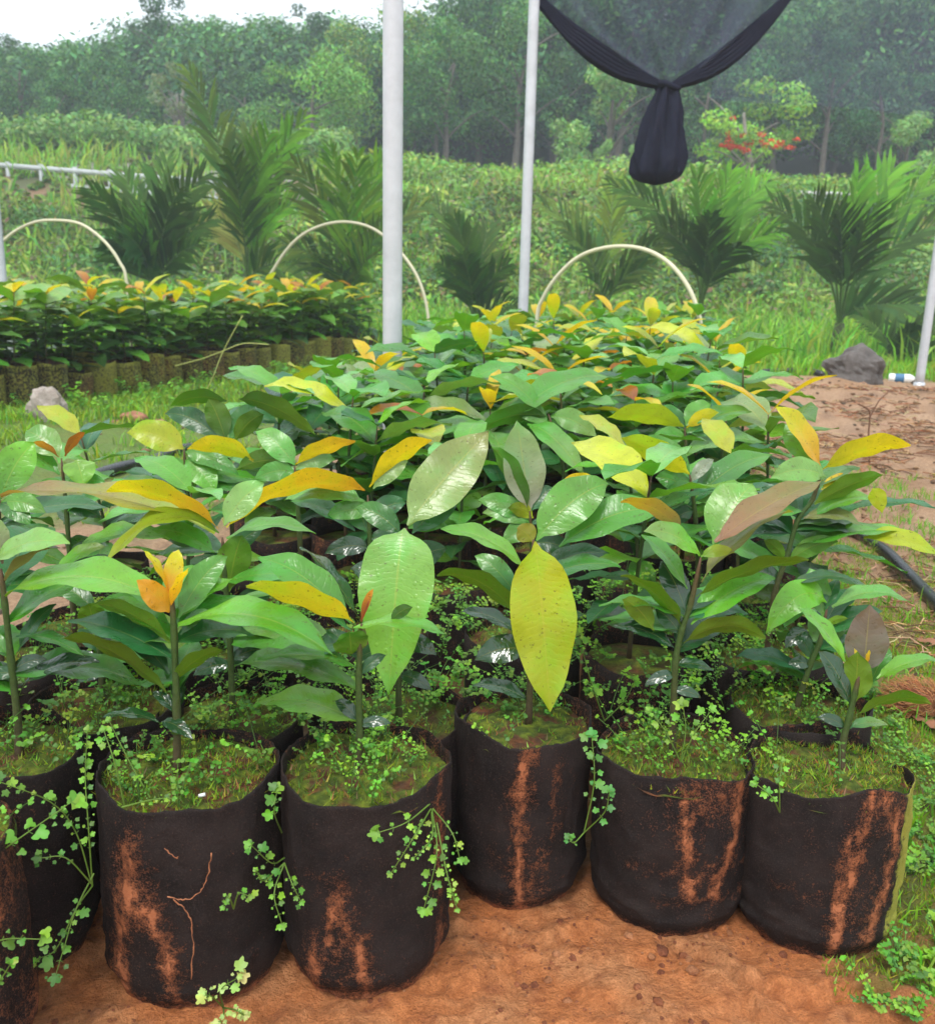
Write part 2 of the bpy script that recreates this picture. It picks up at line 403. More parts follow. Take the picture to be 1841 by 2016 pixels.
# generic seedling, in its own coordinates: soil surface at z = .265
def bag_mesh(mb, R0, h, seed, stains=(), nu=40, nv=14, sx=1, sy=1, moss=0.0, face=0.0, sag=.006, mossside=None, mud=0.0):
    rn = random.Random(seed); ph = rn.random()*6
    def rad(a, t):
        b = .84+.13*sm(0, .16, t)+.03*math.sin(t*3.0)
        b += .020*math.sin(3*a+ph)*(.3+t) + .022*math.sin(2*a+ph*3)*t + .04*fbm(math.cos(a)*2.1, math.sin(a)*2.1, t*2.5+seed)
        b += (.012*math.sin(t*38+math.sin(a*2+ph)*2.6)+.014*fbm(math.cos(a)*3, t*22, seed))*sm(.5, .1, t)+.006*fbm(math.cos(a)*5, math.sin(a)*5, t*16+seed)
        b += .012*fbm(math.cos(a)*9, math.sin(a)*9, t*7+seed)
        return R0*b
    vs = []; cs = []
    def rim(a): return sag*math.sin(2*a+ph)+sag*.6*math.sin(5*a+ph*2)+.004*fbm(math.cos(a)*5, math.sin(a)*5, seed*2)
    rings = [i/nv for i in range(nv+1)]
    for t in rings:
        for k in range(nu):
            a = 2*math.pi*k/nu; r = rad(a, t)
            z = t*h + rim(a)*t
            vs.append((math.cos(a)*r*sx, math.sin(a)*r*sy, z))
            m_ = .75*sm(.13+.07*fbm(math.cos(a)*4, math.sin(a)*4, seed), 0, t) + mud*(.5+.5*fbm(math.cos(a)*1.7, math.sin(a)*1.7, t*2+seed*3)); mo = moss
            if stains or mossside is not None:
                fa = a - face           # angle from the side that faces the path
                u = math.sin(fa) if math.cos(fa) > 0 else 2
                if u < 1.5:
                    uo, to_ = u, t; wz = math.cos(a)*7
                    u += .07*fbm(uo*4, to_*5, seed*.1)+.045*fbm(uo*13, to_*13, seed*.2); tw_ = t+.06*fbm(uo*5, to_*5, seed*.3+4)
                    for pl, ww, st in stains:
                        dmin = 9
                        for q in range(len(pl)-1):
                            ax_, ay_ = pl[q]; bx_, by_ = pl[q+1]
                            dx, dy = bx_-ax_, by_-ay_; tt = max(0, min(1, ((u-ax_)*dx+(tw_-ay_)*dy)/(dx*dx+dy*dy+1e-9)))
                            dmin = min(dmin, math.hypot(u-ax_-dx*tt, (tw_-ay_-dy*tt)*1.2))
                        m_ = max(m_, st*math.exp(-(dmin/(ww*1.22))**1.4)*(.82+.5*fbm(uo*9, to_*9, seed+2)))
                    if mossside is not None: mo = max(mo, sm(mossside, mossside+.28, u))
                elif mossside is not None and math.sin(fa) > 0: mo = 1.0
            mo = max(mo, sm(.9, 1.0, t)*moss*1.3)
            cs.append((m_, mo, 0))
    fs = [(i*nu+k, i*nu+(k+1) % nu, (i+1)*nu+(k+1) % nu, (i+1)*nu+k) for i in range(nv) for k in range(nu)]
    # rim lip and inner wall
    n0 = len(vs); th = .0028
    for t, dr in ((1.0, th*.6), (.985, th), (.85, th)):
        for k in range(nu):
            a = 2*math.pi*k/nu; r = rad(a, t)-dr
            vs.append((math.cos(a)*r*sx, math.sin(a)*r*sy, (t*h+rim(a)*t) + (.0012 if t == 1.0 else 0)))
            cs.append((.28*(1 if math.sin(a) > 0 else .3)+mud*.2, moss*.6, 0))
    for k in range(nu): fs.append((nv*nu+k, nv*nu+(k+1) % nu, n0+(k+1) % nu, n0+k))
    for q in range(2):
        for k in range(nu): fs.append((n0+q*nu+k, n0+q*nu+(k+1) % nu, n0+(q+1)*nu+(k+1) % nu, n0+(q+1)*nu+k))
    mb.add(vs, fs, cs)
def soil_mesh(mb, R0, z, seed, sx=1, sy=1, green=.5, nr=10, nu=40, dome=.006):
    vs = [(0, 0, z+dome)]; cs = [(.12, .1, .02)]
    for i in range(1, nr+1):
        for k in range(nu):
            a = 2*math.pi*k/nu; r = R0*i/nr; x = math.cos(a)*r; y = math.sin(a)*r
            n = fbm(x*25+seed, y*25, seed); n2 = fbm(x*60, y*60, seed+3)
            vs.append((x*sx, y*sy, z+dome*(1-(i/nr)**2)+n*.006+n2*.003))
            c = lerp((.20, .075, .03), (.10, .05, .025), sm(-.4, .4, n2))
            c = lerp(c, lerp((.07, .11, .012), (.20, .26, .02), sm(-.3, .5, n2)), sm(.25-green, .45-green, n))
            cs.append(c)
    fs = [(0, 1+k, 1+(k+1) % nu) for k in range(nu)]
    for i in range(nr-1):
        for k in range(nu):
            a = 1+i*nu; fs.append((a+k, a+nu+k, a+nu+(k+1) % nu, a+(k+1) % nu))
    mb.add(vs, fs, cs)
def blades(mb, spots, hmin, hmax, rn, cols, wid=.0016, lean=.5, seg=2):
    for (x, y, z) in spots:
        h = rn.uniform(hmin, hmax); a = rn.random()*6.283; b = rn.random()*6.283; l = rn.random()*lean*h
        c = jit(rn.choice(cols), .3, rn); w = wid*rn.uniform(.6, 1.3)
        dx, dy = math.cos(a)*w, math.sin(a)*w; lx, ly = math.cos(b)*l, math.sin(b)*l
        if seg == 1:
            mb.add([(x-dx, y-dy, z), (x+dx, y+dy, z), (x+lx, y+ly, z+h)], [(0, 1, 2)], c)
        else:
            mb.add([(x-dx, y-dy, z), (x+dx, y+dy, z), (x+dx*.8+lx*.4, y+dy*.8+ly*.4, z+h*.62), (x-dx*.8+lx*.4, y-dy*.8+ly*.4, z+h*.62), (x+lx*1.2, y+ly*1.2, z+h*.96)],
                   [(0, 1, 2, 3), (3, 2, 4)], c)
def lobed(mb, c, nrm, axd, r, col, rn, lobes=5, npt=21):
    "one small lobed weed leaf"
    nrm = nrm.normalized(); axd = (axd-nrm*axd.dot(nrm)).normalized(); sd = nrm.cross(axd)
    vs = [Vector(c)]; 
    ph = rn.uniform(-.3, .3)
    for k in range(npt):
        a = -math.pi+2*math.pi*(k+.5)/npt
        rr = r*(.48+.52*abs(math.cos(a*lobes/2))**.7)*(1.0 if abs(a) < 2.2 else .6)*rn.uniform(.9, 1.08)
        vs.append(Vector(c)+axd*(math.cos(a)*rr+r*.35)+sd*math.sin(a)*rr*.85 + nrm*(rr*.10*math.cos(2*a+ph)-rr*rr/r*.12))
    mb.add(vs, [(0, 1+k, 1+(k+1) % npt) for k in range(npt)], col)
WG = [(.17, .40, .02), (.11, .32, .02), (.24, .46, .025), (.08, .22, .02)]
def weed_clump(mb, ms, x, y, z, rn, h=.06, n=6, r=.007, spread=.5, cols=WG, npt=9):
    for s in range(n):
        a = rn.random()*6.283; hh = h*rn.uniform(.5, 1.2); l = hh*spread*rn.uniform(.3, 1.6)
        p0 = Vector((x, y, z)); p2 = Vector((x+math.cos(a)*l, y+math.sin(a)*l, z+hh)); p1 = (p0+p2)/2+Vector((0, 0, hh*.25))
        pts = bez(p0, p1, p2, 4)
        tube(ms, pts, .0006, (.10, .24, .03), 3, False)
        c = jit(rn.choice(cols), .25, rn)
        for i, p in enumerate(pts[1:]):
            t = (p-pts[i]).normalized()
            for sgn in (-1, 1):
                d = Vector((-t.y, t.x, 0))*sgn
                if d.length < .1: d = Vector((sgn, .3, 0))
                d = (d.normalized()+t*.5).normalized()
                lobed(mb, p+d*r*.9, Vector((rn.uniform(-.5, .5), rn.uniform(-.9, .2), 1)), d, r*rn.uniform(.7, 1.25), c, rn, 5, npt)
        lobed(mb, pts[-1], Vector((rn.uniform(-.4, .4), -.4, 1)), Vector((math.cos(a), math.sin(a), .2)), r*1.2, c, rn, 5, npt)

SOILZ = .262
def stem_mesh(mb, pts, r0_=.0058, r1_=.0032, top=(.11, .055, .03)):
    q = polysmooth(pts, 4); n = len(q)
    rads = [r0_+(r1_-r0_)*i/(n-1) + (.0009 if i % 4 == 0 else 0) for i in range(n)]; rads[-1] *= .35; rads[-2] *= .8
    cols = [lerp((.085, .055, .03), (.05, .10, .02), sm(0, .5, i/(n-1))) if i < n*.72 else lerp((.05, .10, .02), top, (i/(n-1)-.72)/.28) for i in range(n)]
    tube(mb, q, rads, cols, 7)
def proto_seedling(seed, young=1.0, h=.40, lod=1, kids=8, f0=.22):
    "whole potted seedling around the origin; returns its Empty"
    rn = random.Random(seed)
    t = empty('potted_seedling', (0, 0, 0))
    b = MB(); bag_mesh(b, .122, .28, seed, nu=26 if lod else 18, nv=8, moss=.25 if lod else rn.uniform(.48, .64), mud=.5 if lod else rn.uniform(.45, .8)); b.build('grow_bag', M_BAG, t)
    s = MB(); soil_mesh(s, .115, SOILZ-.006, seed, green=.5, nr=4, nu=16); s.build('soil', M_SOIL, t)
    lean = Vector((rn.uniform(-.05, .05), rn.uniform(-.05, .05), 0))
    p0 = Vector((rn.uniform(-.02, .02), rn.uniform(-.02, .02), SOILZ-.01))
    p3 = p0+Vector((0, 0, h))+lean
    pts = [p0, p0+Vector((0, 0, h*.35))+lean*.15, p0+Vector((0, 0, h*.7))+lean*.6, p3]
    st = MB(); stem_mesh(st, pts); st.build('stem', M_STEM, t)
    sp = polysmooth(pts, 10)
    F = MB(); Yg = MB(); a0 = rn.random()*6.28
    nl, nw = (9, 4) if lod else (7, 4)
    for k in range(kids):
        f = f0+(1-f0)*(k/(kids-1)); p = sp[min(len(sp)-1, int(f*(len(sp)-1)))]
        yg = (k == kids-1 and rn.random() < .9*young) or (k == kids-2 and rn.random() < .2*young)
        for s_ in (0, 1):
            a = a0+k*math.pi/2+s_*math.pi+rn.uniform(-.35, .35)
            ln = rn.uniform(.17, .245)*(.74+.40*f)*(.85 if k == kids-1 else 1.05)*(.95 if yg else 1)*(1 if lod else 1.28)
            el = R(rn.uniform(-5, 25)+22*(f-.6)+(4 if k == kids-1 else 0))
            d = Vector((math.cos(a)*math.cos(el), math.sin(a)*math.cos(el), math.sin(el)))
            droop = rn.uniform(.02, .24)
            tip = p+d*ln - Vector((0, 0, ln*droop))
            nn = Vector((rn.uniform(-.35, .35), rn.uniform(-.35, .35), 1))
            if yg:
                c0, c1 = (PAL['y'], PAL['k']) if (not lod and rn.random() < .6) else rn.choice([(PAL['o'], PAL['y']), (PAL['y'], PAL['y']), (PAL['k'], PAL['y']), (PAL['r'], PAL['o']), (PAL['y'], PAL['k']), (PAL['m'], PAL['y'])])
                leaf(Yg, p, tip, ln*rn.uniform(.24, .34), nn, jit(c0, .15, rn), jit(c1, .15, rn), .10, .5, nl, nw, .03, rn.random(), up=EY)
            else:
                c = rn.choice([PAL['g'], PAL['g'], PAL['t'], PAL['t'], PAL['q'], PAL['b'], PAL['d']]) if f > .55 else rn.choice([PAL['d'], PAL['q'], PAL['g'], PAL['l']])
                if f > .8 and rn.random() < .2: c = rn.choice([PAL['k'], PAL['p']])
                c = jit(c, .2, rn)
                if not lod: c = lerp(c, (.24, .40, .05), .45*f)
                leaf(F, p, tip, ln*rn.uniform(.36, .48), nn, c, jit(c, .12, rn), rn.uniform(.04, .14), rn.uniform(.15, .4), nl, nw, .05, rn.random(), up=EY)
    F.build('foliage', M_LEAF, t)
    if Yg.v: Yg.build('young_leaves', M_YOUNG, t)
    return t

# ------------------------------------------------------------------ hero seedlings (near rows)
HERO_XY = []
CD = None
def hleaf(mb, Y, bx, by, tx, ty, w, side='u', cols='gg', dd=None, arc=.12, ratio=.36, fold=.3, nl=16, nw=8, dY=0.0, wav=.045, kind=0, seed=1):
    B = P(bx, by, Y+dY); la = math.hypot(tx-bx, ty-by)*pxm(Y)
    vert = (by-ty)/max(1, math.hypot(tx-bx, ty-by))
    if dd is None: dd = (.55*vert*la if side == 'u' else -.25*abs(vert)*la)
    T = P(tx, ty, Y+dY+dd)
    ln = (T-B).length; wa = w*pxm(Y); wr = max(wa*1.02, ratio*ln)
    wr = min(wr, max(.55*ln, wa*1.02))
    ax = (T-B).normalized(); C = (CAM-(B+T)/2).normalized(); C = (C-ax*C.dot(ax)).normalized()
    S = ax.cross(C)
    if S.z < 0: S = -S
    ph = math.acos(min(1, wa/wr))
    Nn = C*math.cos(ph)+S*math.sin(ph) if side == 'u' else -C*math.cos(ph)+S*math.sin(ph)
    rn = random.Random(int(bx*31+ty*7+w))
    c0 = jit(PAL[cols[0]], .12, rn); c1 = jit(PAL[cols[1]], .12, rn)
    leaf(mb, B, T, wr, Nn, c0, c1, arc, fold*(.6 if wa/wr > .9 else 1), nl, nw, wav, rn.random(), kind, up=EY)
YOUNGC = set('yorknah')
NAMES = dict(y='yellow', o='orange', k='yellow green', h='yellow', n='brown', r='reddish', m='olive', p='pale')
def hero(name_lbl, bagxy, Y, stem, leaves, bag=None, group='seedlings in the near rows of the main bed', weeds=.5, soilgreen=.5, h=.28, tufts=350, special=()):
    "bagxy = ground centre; stem = pixel points (top last) at depth Y"
    X0, Y0 = bagxy; HERO_XY.append((X0, Y0))
    t = empty('potted_seedling', (X0, Y0, ter(X0, Y0)-.004)); tag(t, name_lbl, 'seedling', group)
    o = t.location.copy()
    bk = dict(R0=.125, sx=1, sy=1); bk.update(bag or {})
    rr = bk.pop('R0'); hh = bk.pop('h', h)
    near = Y0 < 1.45
    b = MB(); bag_mesh(b, rr, hh, int(X0*100+Y0*1000), nu=150 if near else 48, nv=80 if near else 14, **bk)
    b.build('grow_bag', M_BAG, t)
    sz = hh-.018 if near else hh-.02
    sx, sy = bk.get('sx', 1), bk.get('sy', 1)
    s = MB(); soil_mesh(s, rr*.955, sz-.004, int(X0*77+Y0*50), sx, sy, green=soilgreen, nr=26 if near else 8, nu=72 if near else 30); s.build('soil', M_SOIL, t)
    rn = random.Random(int(X0*1000+Y0*77))
    g = MB(); sp = []
    for i in range(int(tufts*2.2)):
        a = rn.random()*6.283; r = rr*.95*math.sqrt(rn.random())
        x, y = math.cos(a)*r*sx, math.sin(a)*r*sy
        if fbm(x*25, y*25, X0*7) > -.08-soilgreen*.3: sp.append((x, y, sz+.002+fbm((x/sx)*25+int(X0*77+Y0*50), (y/sy)*25, int(X0*77+Y0*50))*.006))
    blades(g, sp, .003, .012, rn, [(.20, .38, .02), (.34, .44, .03), (.07, .16, .02), (.13, .28, .02), (.30, .14, .06)], .0013, 1.4, 1)
    if g.v: tag(g.build('moss', M_WEED, t), kind='stuff')
    if weeds > 0:
        g = MB(); ms = MB()
        for i in range(int(15*weeds)):
            a = rn.random()*6.283; r = rr*.85*math.sqrt(rn.random())
            weed_clump(g, ms, math.cos(a)*r*sx, math.sin(a)*r*sy, sz, rn, rn.uniform(.02, .08), rn.randint(2, 4), rn.uniform(.002, .0048), .8, npt=15)
        g.f += [tuple(i+len(g.v) for i in f) for f in ms.f]; g.v += ms.v; g.c += ms.c; g.uv += ms.uv
        tag(g.build('pot_weeds', M_WEED, t), kind='stuff')
    # stem
    pts = [Vector((X0, Y0, o.z+sz-.01)) if not stem or len(stem) < 1 else None]
    w = [P(x, y, Y) for x, y in stem]
    base = P(stem[0][0], stem[0][1], Y); base = Vector((base.x, Y0*.3+Y*.7, o.z+sz-.008))
    if (base.xy-Vector((X0, Y0))).length > rr*.8:
        base = Vector((X0, Y0, base.z))+ (Vector((base.x-X0, base.y-Y0, 0)).normalized()*rr*.5)
    w = [p for p in w if p.z > base.z+.03]
    st = MB(); stem_mesh(st, [base]+w, .0062, .0036); so_ = st.build('stem', M_STEM, t, origin=o)
    so_.location = (0, 0, 0)
    F = MB(); Wt = MB(); odd = []
    for lf in leaves:
        args = lf[:5]; w_ = lf[4]; side = lf[5]; cols = lf[6]; kw = lf[7] if len(lf) > 7 else {}
        bx, by, tx, ty = lf[:4]
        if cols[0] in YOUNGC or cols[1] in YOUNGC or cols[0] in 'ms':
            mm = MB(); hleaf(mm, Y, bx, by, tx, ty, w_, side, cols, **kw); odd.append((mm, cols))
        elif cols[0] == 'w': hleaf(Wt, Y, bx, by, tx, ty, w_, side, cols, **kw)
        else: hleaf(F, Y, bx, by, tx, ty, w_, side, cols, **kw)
    if Y0 < 2.4 and stem[0][0] > -100 and tufts < 1400:
        sp_ = polysmooth([base]+w, 8)
        for i in range(9 if weeds > 0 else 7):
            f = rn.uniform(.38, .9); p = sp_[int(f*(len(sp_)-1))]
            a_ = rn.uniform(-.25, math.pi+.25); el = R(rn.uniform(-18, 22)); l_ = rn.uniform(.12, .19)
            d = Vector((math.cos(a_)*math.cos(el), math.sin(a_)*math.cos(el), math.sin(el)))
            cc = jit(PAL[rn.choice('ggtqbtqtd')], .2, rn)
            hid = False
            for q_ in (p+d*l_*.35, p+d*l_*.7, p+d*l_):
                v_ = q_-CAM; z_ = v_.dot(cf); qx, qy = 920.5+FPX*v_.dot(cr)/z_, 1008-FPX*v_.dot(cu)/z_
                if (680 < qx < 880 and 1010 < qy < 1400) or (1000 < qx < 1170 and 1040 < qy < 1420): hid = True
            if hid: continue
            leaf(F, p, p+d*l_-Vector((0, 0, l_*rn.uniform(0, .2))), l_*rn.uniform(.36, .46), Vector((rn.uniform(-.3, .3), rn.uniform(-.5, .1), 1)), cc, jit(cc, .1, rn), rn.uniform(.05, .13), .3, 12, 6, .05, rn.random(), up=EY)
    for mm, nm, mt in ((F, 'foliage', M_LEAF), (Wt, 'wet_leaves', M_WET)):
        if mm.v:
            q = mm.build(nm, mt, t, origin=o); q.location = (0, 0, 0)
    for mm, cols in odd:
        q = mm.build('leaf', M_YOUNG, t, origin=o); q.location = (0, 0, 0)
        if cols[1] in NAMES: q['label'] = NAMES[cols[1]]+' leaf'
    return t
def bagc(x, y, w=None, r=.125):
    g_ = G(x, y); return (g_.x*(g_.y+r)/g_.y, g_.y+r)
FACE = -math.pi/2
def st(cx, w, yr, yb, *pls):
    return [([((x-cx)/(w/2), (yb-y)/(yb-yr)) for x, y in pl], ww, s) for pl, ww, s in pls]

# front row bags ----------------------------------------------------
p2 = bagc(400, 2012, r=.13); p3 = bagc(722, 1985); p4 = bagc(1014, 1812, r=.115); p5 = bagc(1300, 1858); p6 = bagc(1580, 1905, r=.122)
p1 = bagc(40, 1975); p0 = (-.672, 1.0)
hero('seedling with a small upright orange crown, in the front bag with a muddy root arch', p2, p2[1]+.01,
     [(352,1560),(348,1400),(343,1250),(338,1165)],
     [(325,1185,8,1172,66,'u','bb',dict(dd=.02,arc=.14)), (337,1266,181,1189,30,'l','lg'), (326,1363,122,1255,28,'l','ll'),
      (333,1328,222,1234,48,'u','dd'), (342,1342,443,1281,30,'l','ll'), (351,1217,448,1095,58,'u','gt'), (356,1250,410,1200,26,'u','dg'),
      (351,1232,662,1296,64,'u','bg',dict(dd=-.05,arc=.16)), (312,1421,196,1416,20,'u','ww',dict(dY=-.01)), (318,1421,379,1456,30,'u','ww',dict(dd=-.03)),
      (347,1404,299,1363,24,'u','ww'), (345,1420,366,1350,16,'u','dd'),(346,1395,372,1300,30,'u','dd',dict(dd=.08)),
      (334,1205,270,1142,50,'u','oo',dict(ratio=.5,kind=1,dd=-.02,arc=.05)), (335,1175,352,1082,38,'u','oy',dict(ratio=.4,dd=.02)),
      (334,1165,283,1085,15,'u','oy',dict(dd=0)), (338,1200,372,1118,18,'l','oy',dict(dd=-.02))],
     bag=dict(R0=.132, h=.328, face=FACE, sx=1.0, sy=.93, stains=st(378,350,1590,2010, ([(318,1690),(312,1745),(300,1790),(278,1850),(268,1920),(262,1995)], .13, 1.0),
        ([(325,1760),(355,1800),(374,1850),(378,1960)], .10, .95), ([(312,1700),(330,1780)], .16, .75), ([(270,1990),(380,1990)], .1, .5))), weeds=1.0, tufts=900)
hero('seedling with a red bud and one yellow cupped leaf, second large bag from the left', p3, p3[1]+.01,
     [(705,1570),(708,1450),(706,1330),(712,1228)],
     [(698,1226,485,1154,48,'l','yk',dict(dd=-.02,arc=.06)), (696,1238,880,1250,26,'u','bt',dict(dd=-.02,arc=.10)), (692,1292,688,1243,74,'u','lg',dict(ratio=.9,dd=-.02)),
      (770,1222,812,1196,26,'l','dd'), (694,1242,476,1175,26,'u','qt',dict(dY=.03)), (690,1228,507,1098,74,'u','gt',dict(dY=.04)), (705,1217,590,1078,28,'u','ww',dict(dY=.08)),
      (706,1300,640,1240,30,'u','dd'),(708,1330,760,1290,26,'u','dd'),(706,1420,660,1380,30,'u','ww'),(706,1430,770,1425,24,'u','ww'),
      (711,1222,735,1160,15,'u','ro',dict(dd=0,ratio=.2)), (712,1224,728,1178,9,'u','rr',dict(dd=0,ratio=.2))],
     bag=dict(R0=.125, h=.322, face=FACE, stains=st(722,330,1580,1985, ([(688,1790),(655,1860),(640,1920),(628,1975)], .09, .9), ([(694,1790),(722,1850),(732,1900),(740,1975)], .09, .95),
        ([(690,1800),(685,1890),(685,1975)], .2, .45), ([(690,1790),(690,1800)], .12, 1), ([(868,1600),(872,1960)], .05, .7))), weeds=1.6, soilgreen=.6, tufts=500)
hero('seedling whose long yellow leaf hangs straight down over its narrow bag', p4, p4[1],
     [(1040,1440),(1045,1300),(1046,1180),(1050,1062)],
     [(1054,1066,1083,1402,128,'u','hk',dict(dd=-.05,dY=-.06,arc=.05,ratio=.3)), (1050,1068,1018,1040,44,'l','mm',dict(ratio=.8)), (1056,1064,1198,952,94,'u','tt'),
      (1100,1076,1318,1004,72,'u','gt',dict(dY=.02)), (1037,1120,868,1043,34,'u','bt',dict(dd=-.02)), (1028,1221,860,1132,34,'l','ll',dict(arc=.16)),
      (1024,1250,905,1205,28,'u','ww'), (1016,1172,935,1095,50,'u','qp',dict(dY=.05)), (1060,1145,1222,1117,36,'u','dg'), (1060,1130,1200,1090,44,'u','dd',dict(dY=.06)),
      (1040,1280,935,1300,60,'u','ww'), (1045,1250,1150,1210,40,'u','dd'), (1040,1380,930,1350,30,'u','ww')],
     bag=dict(R0=.112, h=.305, face=FACE, stains=st(1022,270,1480,1812, ([(1022,1490),(1010,1600),(1018,1700),(1020,1790)], .13, .95), ([(1085,1540),(1085,1650)], .09, .6),
        ([(960,1690),(1070,1690)], .1, .4), ([(1010,1800),(1050,1740)], .2, .5))), weeds=.4, tufts=200)
hero('bushy seedling with a purple-brown stem leaning right, broad upper leaves, by the corner bag', p5, p5[1]+.01,
     [(1322,1500),(1326,1400),(1330,1304),(1342,1243),(1360,1188),(1380,1098)],
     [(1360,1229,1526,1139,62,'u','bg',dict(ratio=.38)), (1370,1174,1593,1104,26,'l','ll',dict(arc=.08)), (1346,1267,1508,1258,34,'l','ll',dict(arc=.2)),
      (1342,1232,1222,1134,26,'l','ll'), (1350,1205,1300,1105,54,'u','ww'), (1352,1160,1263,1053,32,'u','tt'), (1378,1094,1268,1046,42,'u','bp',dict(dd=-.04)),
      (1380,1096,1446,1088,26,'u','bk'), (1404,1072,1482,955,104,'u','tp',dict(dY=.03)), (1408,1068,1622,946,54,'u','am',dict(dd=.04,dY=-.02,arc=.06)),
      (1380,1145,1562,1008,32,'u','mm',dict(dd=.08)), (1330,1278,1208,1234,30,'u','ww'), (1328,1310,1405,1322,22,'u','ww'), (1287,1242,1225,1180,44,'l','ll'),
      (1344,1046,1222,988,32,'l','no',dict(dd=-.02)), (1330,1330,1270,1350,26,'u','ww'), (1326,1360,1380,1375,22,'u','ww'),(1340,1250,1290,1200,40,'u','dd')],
     bag=dict(R0=.125, face=FACE, stains=st(1300,310,1530,1858, ([(1285,1560),(1300,1650),(1312,1750)], .08, .95), ([(1405,1545),(1385,1640),(1362,1755)], .09, 1.0),
        ([(1290,1560),(1400,1550)], .2, .6), ([(1190,1710),(1460,1700)], .05, .5), ([(1240,1770),(1440,1765)], .04, .45))), weeds=1.5, soilgreen=.45, tufts=700)
hero('seedling with a withered brown leaf, in the corner bag with mossy side', p6, p6[1]+.02,
     [(1652,1520),(1660,1460),(1672,1412),(1683,1365),(1692,1330)],
     [(1684,1382,1689,1283,62,'l','ll',dict(ratio=.6,dd=.0,arc=.03)), (1700,1325,1713,1190,86,'u','nn',dict(ratio=.6,kind=1,dd=.02,arc=.02,dY=.02)), (1676,1390,1612,1282,42,'u','ww',dict(dd=.02)),
      (1664,1303,1572,1198,30,'u','bt',dict(dY=.02)), (1727,1337,1852,1300,30,'u','bt'), (1686,1408,1834,1388,22,'l','ll',dict(arc=.16)), (1665,1433,1610,1413,24,'u','ww'),
      (1672,1434,1748,1428,22,'u','qp'), (1712,1350,1752,1278,40,'u','gg',dict(dY=.04)), (1706,1312,1712,1280,8,'u','oy'), (1690,1310,1682,1277,8,'u','oy')],
     bag=dict(R0=.125, face=FACE, sx=1.02, sy=.98, sag=.013, mossside=.50, stains=st(1605,340,1580,1905, ([(1630,1600),(1612,1670),(1598,1740),(1590,1880)], .09, 1.0),
        ([(1685,1620),(1700,1690),(1685,1760),(1660,1850)], .10, .85), ([(1640,1590),(1690,1610)], .15, .8), ([(1480,1755),(1600,1765)], .05, .45), ([(1630,1850),(1640,1750)], .2, .4))), weeds=.15, soilgreen=.55, tufts=1500)
hero('seedling with silvery wet lower leaves, in the far-left bag of the front row', p1, p1[1]+.02,
     [(42,1500),(35,1420),(22,1300),(10,1190),(2,1120)],
     [(-20,1110,138,1070,44,'u','pp',dict(dd=-.02)), (8,1145,118,1078,14,'l','nn'), (35,1283,111,1190,28,'u','dd'), (40,1350,196,1304,34,'u','ww'), (20,1325,92,1298,30,'u','ww'),
      (31,1255,167,1293,26,'u','dg'), (15,1290,-40,1240,30,'u','gg'), (8,1200,-60,1150,50,'u','gg'), (30,1330,-20,1330,30,'u','dd'), (5,1110,-8,1020,40,'u','np')],
     bag=dict(R0=.13, h=.325, face=FACE, sag=.01, mud=.1), weeds=1.2, tufts=500)
hero('seedling in the bag at the lower left corner, mostly outside the picture', p0, p0[1], [(-180,1600),(-180,1400),(-170,1300)],
     [(-180,1400,-80,1380,40,'u','gg'), (-180,1400,-280,1380,40,'u','gg'), (-175,1320,-100,1260,40,'u','gg')],
     bag=dict(R0=.125, h=.32, face=FACE, mud=.75), weeds=.5)
# second row ---------------------------------------------------------
def soilp(x, y): 
    g_ = G(x, y, SOILZ); return (g_.x, g_.y)
hero('low dark seedling half hidden behind the silvery wet leaves on the left', soilp(205,1405), 1.50, [(205,1400),(200,1330),(193,1250),(190,1200)],
     [(188,1250,174,1188,54,'l','ll',dict(ratio=.6)), (110,1126,208,1076,28,'u','bl',dict(dY=.08)), (200,1275,224,1240,20,'u','ww'), (195,1300,120,1300,24,'u','ww'), (205,1330,150,1345,20,'u','ww'),
      (190,1210,270,1180,36,'u','gg'), (190,1205,100,1150,40,'u','dg'), (196,1320,260,1330,24,'u','dd')])
bX = soilp(455, 1412)
hero('seedling with a spreading yellow leaf and a long blushed olive leaf to the left', bX, bX[1], [(458,1400),(452,1250),(442,1120),(438,1058)],
     [(430,1040,210,966,36,'l','oy',dict(arc=.13,dd=0)), (432,1048,203,1120,32,'u','lk',dict(dd=-.06,arc=.28)), (441,1034,520,952,58,'u','pp'), (450,1165,477,1054,68,'l','lg',dict(dd=0,ratio=.5)),
      (424,1090,299,1044,42,'u','tt'), (440,1095,330,1065,40,'u','qd',dict(dY=.04)), (446,1060,622,1052,26,'u','tt',dict(arc=.14)), (425,1046,0,974,44,'u','ka',dict(dd=0,arc=.08,dY=.03)),
      (450,1230,540,1160,50,'u','dq'), (452,1240,380,1190,44,'u','dd'), (455,1300,540,1280,34,'u','ww'), (455,1310,380,1330,34,'u','ww'), (444,1100,520,1040,40,'u','qd',dict(dY=.05))], weeds=1.5)
eX = soilp(785, 1420)
hero('seedling with two huge pale wet leaves, one hanging and one rising', eX, eX[1]-.03, [(785,1400),(785,1250),(792,1120),(800,1040)],
     [(802,1034,962,850,112,'u','pm',dict(dd=.10,arc=.03,ratio=.42)), (795,1040,766,1368,148,'u','pb',dict(dd=-.10,arc=.16,ratio=.4,dY=-.01)), (812,1050,905,985,60,'u','qd',dict(dY=.03)),
      (790,1052,700,1000,50,'u','dg',dict(dY=.03)), (788,1130,880,1080,60,'u','dd',dict(dY=.05)), (786,1160,690,1120,56,'u','ww',dict(dY=.05)), (786,1260,860,1290,40,'u','ww'),
      (786,1280,700,1300,40,'u','dd'), (786,1330,850,1360,30,'u','ww'), (804,1040,880,1035,40,'u','gg',dict(dY=.05))], weeds=1.5)
jX = soilp(1568, 1400)
